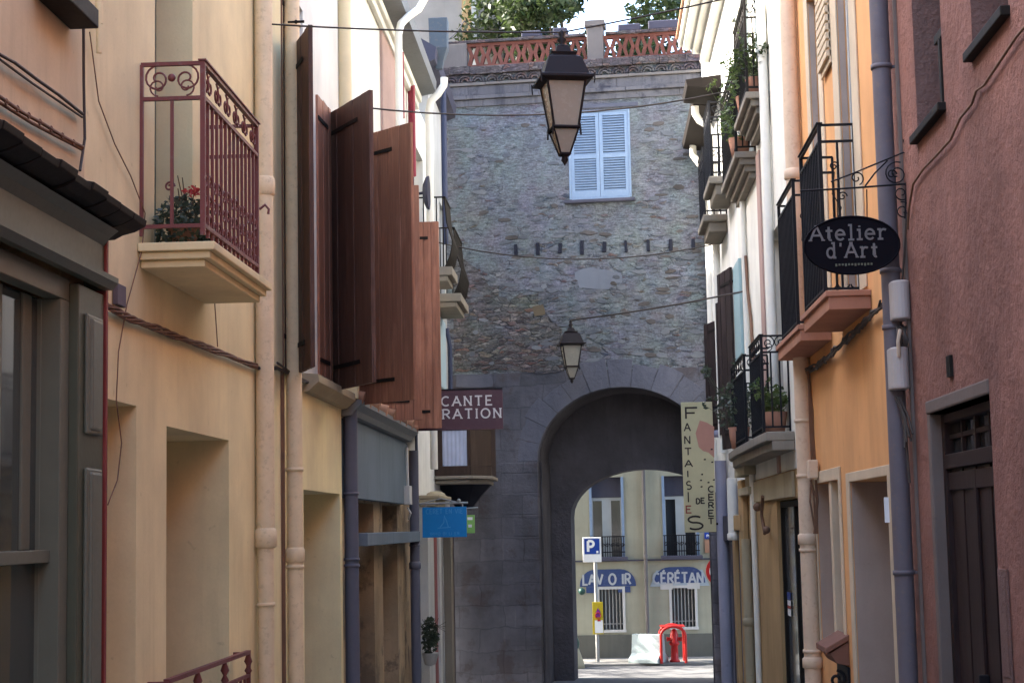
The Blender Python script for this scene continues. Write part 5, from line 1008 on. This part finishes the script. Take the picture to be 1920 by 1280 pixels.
def corner_house():
    s = 1; y0 = 21.9; t = thing('corner_house', (XR, y0, GZ), 'last house on the right with dark plank shutters and lavender shopfront beside the gate', 'house')
    yE = 27.72; H = [(22.9, 23.9, 1.2, 3.4, .2), (25.2, 26.2, 1.2, 3.2, .2)]; hs = [(22.4, 23.3, -2.9, -.25, .25), (24.2, 25.6, -2.9, -.3, .3)]
    wall(s, y0, yE, .5, 7.6, H).build('upper_wall', 'white', t); wall(s, y0, yE, -2.9, .498, hs, dx=-.004).build('shop_wall', 'lilac', t)
    for h in H: window(t, s, h, 'framecream', 'glass')
    for h in hs: window(t, s, h, 'frontwood', 'glass', leaves=1, name='shop_window')
    m = MB(); m.box(X(s, .003), X(s, .05), 22.2, 22.38, -2.9, -.1); m.box(X(s, .003), X(s, .06), 23.4, 23.75, -2.9, -.1); m.box(X(s, .003), X(s, .08), 22.1, 23.8, -.098, .1); m.build('timber_front', 'ochre', t, .008)
    m = MB(); m.box(X(s, .003), X(s, .10), 24.0, 25.8, -.25, .1); m.box(X(s, .003), X(s, .05), 23.9, 24.15, -2.9, -.252); m.build('shop_fascia', 'slate', t, .008)
    # shutters
    leaf_shutter(t, (X(s, .01), 22.85), (X(s, .13), 23.6), 1.0, 3.42, 'shutterblack')
    leaf_shutter(t, (X(s, .01), 24.7), (P(1325, 640, 'y', 25.4).x, 25.5), 1.3, 2.95, 'shutterblack')
    leaf_shutter(t, (X(s, .01), 23.95), (P(1349, 640, 'y', 24.4).x, 24.6), 1.25, 3.15, 'shutterblack')
    # pipes down the corner
    c = W(s, 1352, 900, .1); pipe(t, [(c.x, c.y, .9), (c.x, c.y, -2.7)], .085, 'lilac', [zat(818, c.y)]); c2 = W(s, 1372, 900, .08); pipe(t, [(c2.x, c2.y, .6), (c2.x, c2.y, -.2)], .07, 'pipewhite', [-.18]); c2 = W(s, 1402, 1100, .06); pipe(t, [(c2.x, c2.y, -.2), (c2.x, c2.y, -2.7)], .06, 'beige', [zat(1170, c2.y)])
    def q(px, py, y): p = P(px, py, 'y', y); return (p.x, p.y, p.z)
    pipe(t, [q(1303, 200, 24.6), q(1304, 214, 24.6), q(1311, 226, 24.6), q(1328, 236, 24.6), q(1336, 254, 24.6), q(1338, 330, 24.6), (q(1338, 330, 24.6)[0], 24.6, 1.0)], .055, 'pipewhite', [])
    pipe(t, [q(1299, 272, 27.4), q(1300, 292, 27.4), q(1310, 305, 27.2), q(1322, 318, 27.0), q(1325, 345, 27.0), (q(1332, 600, 27.0)[0], 27.0, .8)], .055, 'pipewhite', [])
    m = MB(); m.tube([q(1333, 330, 26.4), (q(1340, 520, 26.4)[0], 26.4, zat(520, 26.4))], .02, 6); m.build('conduit', 'slate', t)
    # eaves: sunlit stepped cornice and the dark lower soffit
    z = zat(106, 26.0); m = MB(); yA, yB = 21.0, 26.0
    for k, (o, za, zb) in enumerate(((.46, .10, .22), (.40, .04, .099), (.26, -.03, .039), (.14, -.18, -.031))): m.box(X(s, .002), X(s, o), yA, yB - k * .02, z + za, z + zb)
    m.build('cornice', 'offwhite', t, .012); m = MB(); m.slabq([(X(s, .5), yA, z + .222), (X(s, .5), yA, z + .26), (XR + 5, yA, z + 3), (XR + 5, yA, z + .222)], (0, yB - yA, 0)); m.build('roof', 'tile', t)
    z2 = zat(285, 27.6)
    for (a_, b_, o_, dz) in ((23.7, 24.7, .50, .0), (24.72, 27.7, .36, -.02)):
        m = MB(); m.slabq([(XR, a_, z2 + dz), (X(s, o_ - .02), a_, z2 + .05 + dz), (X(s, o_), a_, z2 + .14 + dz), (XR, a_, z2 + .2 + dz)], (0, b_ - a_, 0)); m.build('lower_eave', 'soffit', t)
    # greenish balconies
    for (ya, yb, zs_, zr) in ((22.0, 23.2, 4.50, 5.5), (23.4, 24.6, 4.25, 5.2)):
        m = MB(); m.box(X(s, .002), X(s, .34), ya, yb, zs_ - .1, zs_); m.box(X(s, .002), X(s, .26), ya + .06, yb - .06, zs_ - .24, zs_ - .101); b = m.build('balcony_slab', 'slab', t, .02); bars_railing(s, ya + .08, yb - .08, zs_ + .01, zr, .3, 11, 3, .009, .02, .2).build('railing', 'black', b)
corner_house()
pot(None, (1.7, 21.9, .95), .1, .2, 8, 'reddish straggly plant hanging in front of the dark shutters near the gate', grow=1.2, leafm='twig', group=None) if False else None
# ------------------------------------------------------------------ hanging signs
def oval_sign():
    y = 10.2; c = P(1597, 460, 'y', y); a, b = .289, .179; t = thing('oval_shop_sign', (XR, y, c.z), "black oval hanging sign lettered Atelier d'Art on a scrolled iron bracket", 'shop sign'); k = 44; r = math.tan(R(-1.4)) * 0
    m = MB(); m.slabq([(c.x + a * math.cos(2 * math.pi * i / k), y - .01, c.z + b * math.sin(2 * math.pi * i / k)) for i in range(k)], (0, .02, 0)); m.build('board', 'ovalblack', t, .004)
    m = MB(); m.tube([(c.x + (a - .006) * math.cos(2 * math.pi * i / k), y - .012, c.z + (b - .006) * math.sin(2 * math.pi * i / k)) for i in range(k + 1)], .006, 5, False); m.build('rim', 'ovalblack', t)
    m = MB(); p = P(1519, 452, 'y', y); text(m, 'Atelier', p.x, p.z, .088, y - .0105, .14, .14, .452, True, dep=.003); p = P(1550, 484, 'y', y); text(m, "d'Art", p.x, p.z, .088, y - .0105, .14, .18, .303, True, dep=.003); m.build('lettering', 'lettergrey', t)
    m = MB(); p = P(1566, 500, 'y', y)
    for i in range(12): m.box(p.x + i * .019, p.x + i * .019 + .011, y - .0125, y - .0103, p.z + (.004 if i % 3 else .0), p.z + .016)
    m.build('small_lettering', 'greygreen_l', t)
    def q(px, py): return P(px, py, 'y', y)
    m = MB(); m.tube([q(1500, 358), q(1560, 355), q(1622, 351), q(1708, 344)], .006, 6); m.tube([q(1558, 341), q(1600, 325), q(1660, 300), q(1694, 286), q(1704, 288)], .005, 6); m.tube([q(1622, 349), q(1640, 325), q(1664, 301)], .005, 6)
    def sp(px, py, rad, tn, a0, dr=1): m.tube(spiral(q(px, py), rad, tn, a0, (1, 0, 0), (0, 0, 1), 26, dr), .0045, 5)
    sp(1681, 326, .075, 1.6, 1.2); sp(1606, 334, .045, 1.3, -1.2); sp(1690, 362, .06, 1.6, 2.2, -1); sp(1693, 395, .055, 1.5, 1.8, -1); sp(1672, 327, .03, 1.2, 0)
    m.tube([q(1697, 275), q(1700, 330), q(1697, 410)], .006, 6); m.tube([q(1694, 262), q(1698, 278), q(1708, 275)], .005, 5); m.tube([q(1704, 344), (XR + .01, y, q(1704, 344).z)], .008, 6); m.tube([q(1699, 400), (XR + .01, y, q(1699, 400).z)], .008, 6)
    for px in (1570, 1625): m.tube([q(px, 355), q(px + 1, 412)], .0035, 4)
    m.build('bracket', 'black', t)
oval_sign()
def antique_sign():
    y = 21.3; x1 = P(943, 765, 'y', y).x; zt, zb = P(943, 729, 'y', y).z, P(943, 804, 'y', y).z; x0 = XL + .05; t = thing('maroon_shop_sign', (XL, y, zb), 'maroon hanging board lettered BROCANTE DÉCORATION, partly hidden by an open shutter', 'shop sign')
    MB().box(x0, x1, y - .012, y + .012, zb, zt).build('board', 'signmaroon', t, .004)
    m = MB(); h_ = .112; e = P(923, 760, 'y', y); f = P(828, 760, 'y', y); w1 = (e.x - f.x) / (sum(G[c][0] + .3 for c in 'CANTE') - .3) * (sum(G[c][0] + .3 for c in 'BROCANTE') - .3); text(m, 'BROCANTE', e.x - w1, P(900, 759, 'y', y).z, h_, y - .0125, .17, .3, w1, True, dep=.003)
    e = P(940, 784, 'y', y); f = P(830, 784, 'y', y); w2 = (e.x - f.x) / (sum(G[c][0] + .3 for c in 'RATION') - .3) * (sum(G[c][0] + .3 for c in 'DÉCORATION') - .3)
    if e.x - w2 < x0 + .02: w2 = e.x - x0 - .02
    text(m, 'RATION', f.x, P(900, 783, 'y', y).z, h_, y - .0125, .17, .3, e.x - f.x, True, dep=.003); w3 = f.x - .04 - (x0 + .03); text(m, 'DÉCO', x0 + .03, P(900, 783, 'y', y).z, h_, y - .0125, .17, .25, w3, True, dep=.003); m.build('lettering', 'letter', t)
    m = MB(); m.box(XL, x1, y - .02, y + .02, zt + .001, zt + .015); m.build('bracket', 'black', t)
antique_sign()
def blue_sign():
    y = 22.3; a, b = P(792, 970, 'y', y), P(875, 970, 'y', y); zt, zb = zat(944, y), zat(1001, y); t = thing('blue_shop_sign', (XL, y, zb), 'bright blue rectangular hanging sign with faint white lettering beside the classical doorway', 'shop sign')
    MB().box(a.x, b.x, y - .012, y + .012, zb, zt).build('board', 'lightblue', t, .004)
    m = MB(); text(m, 'CERET EN VIE', a.x + .05, zt - .085, .06, y - .013, .14, .25, (b.x - a.x) - .1, dep=.002); text(m, 'IMMO BI LI ER', a.x + .1, zb + .03, .035, y - .013, .16, .25, (b.x - a.x) - .2, dep=.002)
    c = (a.x + b.x) / 2; ribbon(m, [(c - .06, zb + .13), (c - .01, zb + .19), (c, zb + .28), (c + .03, zb + .2), (c + .05, zb + .13)], .012, y - .0145, .002); ribbon(m, [(c - .09, zb + .12), (c + .08, zb + .13)], .01, y - .0148, .002); m.build('lettering', 'letterblue', t)
    m = MB(); m.tube([(XL, y, zt + .045), (b.x + .02, y, zt + .05)], .014, 8); m.tube([(XL, y, zt + .03), (a.x + .25, y, zt + .11), (a.x + .45, y, zt + .06)], .008, 6)
    for x in (a.x + .05, b.x - .05): m.box(x - .008, x + .008, y - .005, y + .005, zt - .01, zt + .05)
    m.ball((b.x - .1, y, zt + .08), .025, 8); m.build('bracket', 'galv', t)
    y = 24.2; a, b = P(862, 970, 'y', y), P(890, 970, 'y', y); zt, zb = zat(960, y), zat(994, y); t = thing('green_shop_sign', (XL, y, zb), 'small light green hanging sign half hidden behind the bright blue sign', 'shop sign'); MB().box(a.x, b.x, y - .01, y + .01, zb, zt).build('board', 'limegreen', t, .004)
    m = MB(); m.box(a.x + .11, b.x - .03, y - .012, y - .0105, zt - .07, zt - .03); m.box(a.x + .12, a.x + .17, y - .012, y - .0105, zb + .08, zb + .12); m.build('lettering', 'signwhite', t); m = MB(); m.tube([(XL, y, zt + .07), (b.x + .05, y, zt + .1)], .012, 6); m.tube([(a.x + .1, y, zt + .08), (a.x + .1, y, zt)], .005, 4); m.build('bracket', 'galv', t)
blue_sign()
def fantasy_sign():
    y = 24.9; a, b = P(1280, 870, 'y', y), P(1339, 870, 'y', y); zt, zb = zat(758, y), zat(1001, y); t = thing('tall_shop_sign', (b.x, y, zb), 'tall narrow cream hanging sign hand lettered FANTAISIES DE CERET', 'shop sign')
    MB().box(a.x, b.x, y - .02, y + .02, zb, zt).build('board', 'panelcream', t, .005)
    m = MB(); pts = [(1304, 812), (1312, 788), (1325, 792), (1339, 800), (1339, 858), (1328, 848), (1318, 845), (1310, 838)]; m.slabq([(P(px, py, 'y', y).x, y - .0205, P(px, py, 'y', y).z) for px, py in pts], (0, .0008, 0)); m.build('pink_patch', 'panelpink', t)
    m = MB(); L_ = [('F', 764, 785, 1284, 1307, .045), ('A', 793, 808, 1283, 1294, .06), ('N', 817, 832, 1283, 1294, .06), ('T', 840, 853, 1284, 1296, .06), ('A', 862, 875, 1284, 1298, .06), ('I', 882, 894, 1287, 1292, .07), ('S', 902, 917, 1287, 1296, .06), ('I', 922, 941, 1288, 1293, .07)]
    def letter(ch, pa, pb, xa, xb, tk):
        A_, B_ = P(xa, pb, 'y', y), P(xb, pa, 'y', y); gw, st = G[ch]; hh = B_.z - A_.z
        for kk, s_ in enumerate(st): ribbon(m, [(A_.x + (u / gw) * (B_.x - A_.x), A_.z + v * hh) for u, v in s_], .018 if pb - pa < 20 else .026, y - .0235 - kk * .0003, .002)
    for L in L_: letter(*L)
    letter('S', 967, 992, 1289, 1318, .05); letter('D', 934, 944, 1305, 1312, .05); letter('E', 933, 943, 1314, 1321, .05)
    for i, ch in enumerate('CERET'): letter(ch, 911 + i * 15, 922 + i * 15, 1328, 1338, .05)
    for (px, py) in ((1337, 842), (1324, 861), (1338, 866), (1319, 889), (1317, 900), (1318, 912), (1331, 904), (1341, 899)): c = P(px - 3, py, 'y', y); m.slabq([(c.x - .016, y - .0225, c.z - .008), (c.x + .014, y - .0225, c.z - .012), (c.x + .018, y - .0225, c.z + .012), (c.x - .01, y - .0225, c.z + .008)], (0, .002, 0))
    m.build('lettering', 'ink', t); m = MB(); letter('E', 948, 961, 1286, 1296, .05); m.build('red_letter', 'inkred', t)
    m = MB(); m.box(b.x, XR, y - .015, y + .015, zt - .1, zt - .07); m.box(b.x, XR, y - .015, y + .015, zb + .1, zb + .13); m.build('bracket', 'black', t)
fantasy_sign()
# ------------------------------------------------------------------ lanterns and wires
def lantern(px, y, ptop, pbot, label, sc, rot, gm='frostglass'):
    zt = P(px, ptop, 'y', y).z; c = P(px, (ptop + pbot) / 2, 'y', y); H = zt - P(px, pbot, 'y', y).z; u = H / 245.0; t = thing('street_lantern', (c.x, y, zt - H), label, 'lantern')
    def z(p): return zt - p * u       # p measured in the near lantern's own pixels below its top
    m = MB(); m.frust((c.x, y, 0), [(.045 * sc, z(32)), (.06 * sc, z(45)), (.10 * sc, z(47)), (.09 * sc, z(53)), (.125 * sc, z(58)), (.172 * sc, z(92)), (.20 * sc, z(95)), (.20 * sc, z(100)), (.15 * sc, z(104))], rot); m.build('roof', 'copper', t, .003)
    m = MB(); m.lathe((c.x, y, 0), [(.001, z(0)), (.03 * sc, z(6)), (.018 * sc, z(14)), (.04 * sc, z(20)), (.02 * sc, z(27)), (.05 * sc, z(33))][::-1], 12); m.lathe((c.x, y, 0), [(.045 * sc, z(236)), (.02 * sc, z(240)), (.028 * sc, z(246)), (.001, z(256))][::-1], 10); m.build('finial', 'copper', t)
    top, bot, t2, b2 = .145 * sc, .093 * sc, .075 * sc, .035 * sc; k = math.sqrt(2); m = MB(); 
    cr = lambda r, j, zz: Vector((c.x + r * k * math.cos(rot + math.pi / 2 * (j + .5)), y + r * k * math.sin(rot + math.pi / 2 * (j + .5)), zz))
    for j in range(4):
        m.tube([cr(top, j, z(103)), cr(bot, j, z(187))], .009 * sc, 4); m.tube([cr(bot, j, z(191)), cr(b2, j, z(235))], .007 * sc, 4); m.tube([cr(top, j, z(103)), cr(top, j + 1, z(103))], .009 * sc, 4); m.tube([cr(bot * 1.08, j, z(188)), cr(bot * 1.08, j + 1, z(188))], .012 * sc, 4); m.tube([cr(b2, j, z(235)), cr(b2, j + 1, z(235))], .012 * sc, 4)
        m.tube([cr(.195 * sc, j, z(98)), cr(.205 * sc, j, z(93)), cr(.2 * sc, j, z(112))], .006 * sc, 4); m.tube([cr(bot * 1.1, j, z(182)), cr(bot * 1.15, j, z(203))], .007 * sc, 4)
    m.build('frame', 'copper', t)
    for j in range(4):
        m = MB(); e = .97; m.quad(cr(top * e, j, z(103)), cr(top * e, j + 1, z(103)), cr(bot * e, j + 1, z(187)), cr(bot * e, j, z(187))); m.build('glass_pane', gm, t)
    m = MB()
    for j in range(4): m.quad(cr(bot * .92, j, z(191)), cr(bot * .92, j + 1, z(191)), cr(b2 * .9, j + 1, z(235)), cr(b2 * .9, j, z(235)))
    m.build('lower_glass', gm, t)
    return Vector((c.x, y, zt))
La = lantern(1056, 12.0, 56, 300, 'large black four-sided lantern with frosted panes hanging from a wire high in the middle', .95, R(12))
Lb = lantern(1071, 27.35, 600, 714, 'smaller far lantern hanging in front of the stone gate just above the arch', 1.05, R(8), 'frostglass2')
def wire(pts, sag, r, label, mat='cable'):
    out = []
    for a, b in zip(pts, pts[1:]):
        a, b = Vector(a), Vector(b)
        for i in range(13): t = i / 12; p = a.lerp(b, t); p.z -= sag * 4 * t * (1 - t); out.append(p)
    m = MB(); m.tube([p for i, p in enumerate(out) if i == 0 or (p - out[i - 1]).length > 1e-4], r, 6); return m.build('wire', mat, None, tagd=(label, 'wire'))
p0 = W(-1, 478, 44, .01); wire([p0, La - Vector((0, 0, .02)), (XR, 12.0, P(1628, -60, 'y', 12).z)], .02, .0065, 'upper black wire stretched across the street that carries the large near lantern')
m = MB(); m.tube([p0 + Vector((.24, 0, 0)), p0 + Vector((.36, .0, 0))], [.008, .011], 6); m.ball(tuple(p0 + Vector((.3, 0, 0))), .015, 8); m.build('wire_anchor', 'blackbrown', None, tagd=('rusty tensioner where the upper wire meets the cream downpipes', 'wire tensioner'))
wire([P(640, 196, 'y', 16.8), P(1010, 222, 'y', 18.0)], .0, .008, 'x') if False else None
A = P(1055, 216, 'y', 18); a = Vector((XL, 17.2, P(662, 200, 'y', 17.2).z)); b = Vector((XR, 19.2, P(1432, 160, 'y', 19.2).z)); wire([a, b], .20, .0095, 'dark wire crossing behind the large lantern at the height of the blue shutters')
a = Vector((XL, 25.6, P(825, 452, 'y', 25.6).z)); b = Vector((XR, 25.0, P(1364, 455, 'y', 25).z)); wire([a, b], .26, .010, 'thin sagging wire just below the row of slate stubs')
b = Vector((XR, 21.0, P(1409, 545, 'y', 21).z)); wire([(Lb.x, TY + .05, Lb.z + .01), Lb, b], .03, .012, 'slanting wire that carries the small far lantern over the arch')
a = P(760, 12, 'y', 20.5); b = P(945, 44, 'y', 39.9); wire([(XL, 24, P(XL, 0, 'y', 24).z if False else 7.0), P(870, 40, 'y', 34), b], .2, .012, 'thin drooping wire in front of the tall beige back house')
# ------------------------------------------------------------------ small plant on the white house and lift everything to the square's level
def wall_plant():
    s = -1; y = 22.35; c = P(806, 1175, 'y', y); t = thing('hanging_plant', (c.x, y, zat(1235, y)), 'dark trailing plant in a pale wall pot beside the maroon strip of the white house', 'potted plant')
    z = zat(1228, y); m = MB(); m.lathe((c.x + .0, y, z - .1), [(.001, 0), (.07, .02), (.11, .16), (.12, .17), (.09, .15)], 12); m.build('pot', 'palegrey', t); m = MB(); m.leaves((c.x, y, z + .28), (.11, .12, .26), 420, .035, 0)
    for k in range(26): a = random.uniform(-1, 1); m.tube([(c.x, y, z + .1), (c.x + a * .1, y - .03, z + .4), (c.x + a * .22, y - .05, z + random.uniform(.3, .55))], .004, 3, False)
    m.build('foliage', 'leafgrey', t)
wall_plant()
for o in list(COL.objects):
    if o.parent is None and o.type in ('MESH', 'EMPTY'): o.location.z += CZ
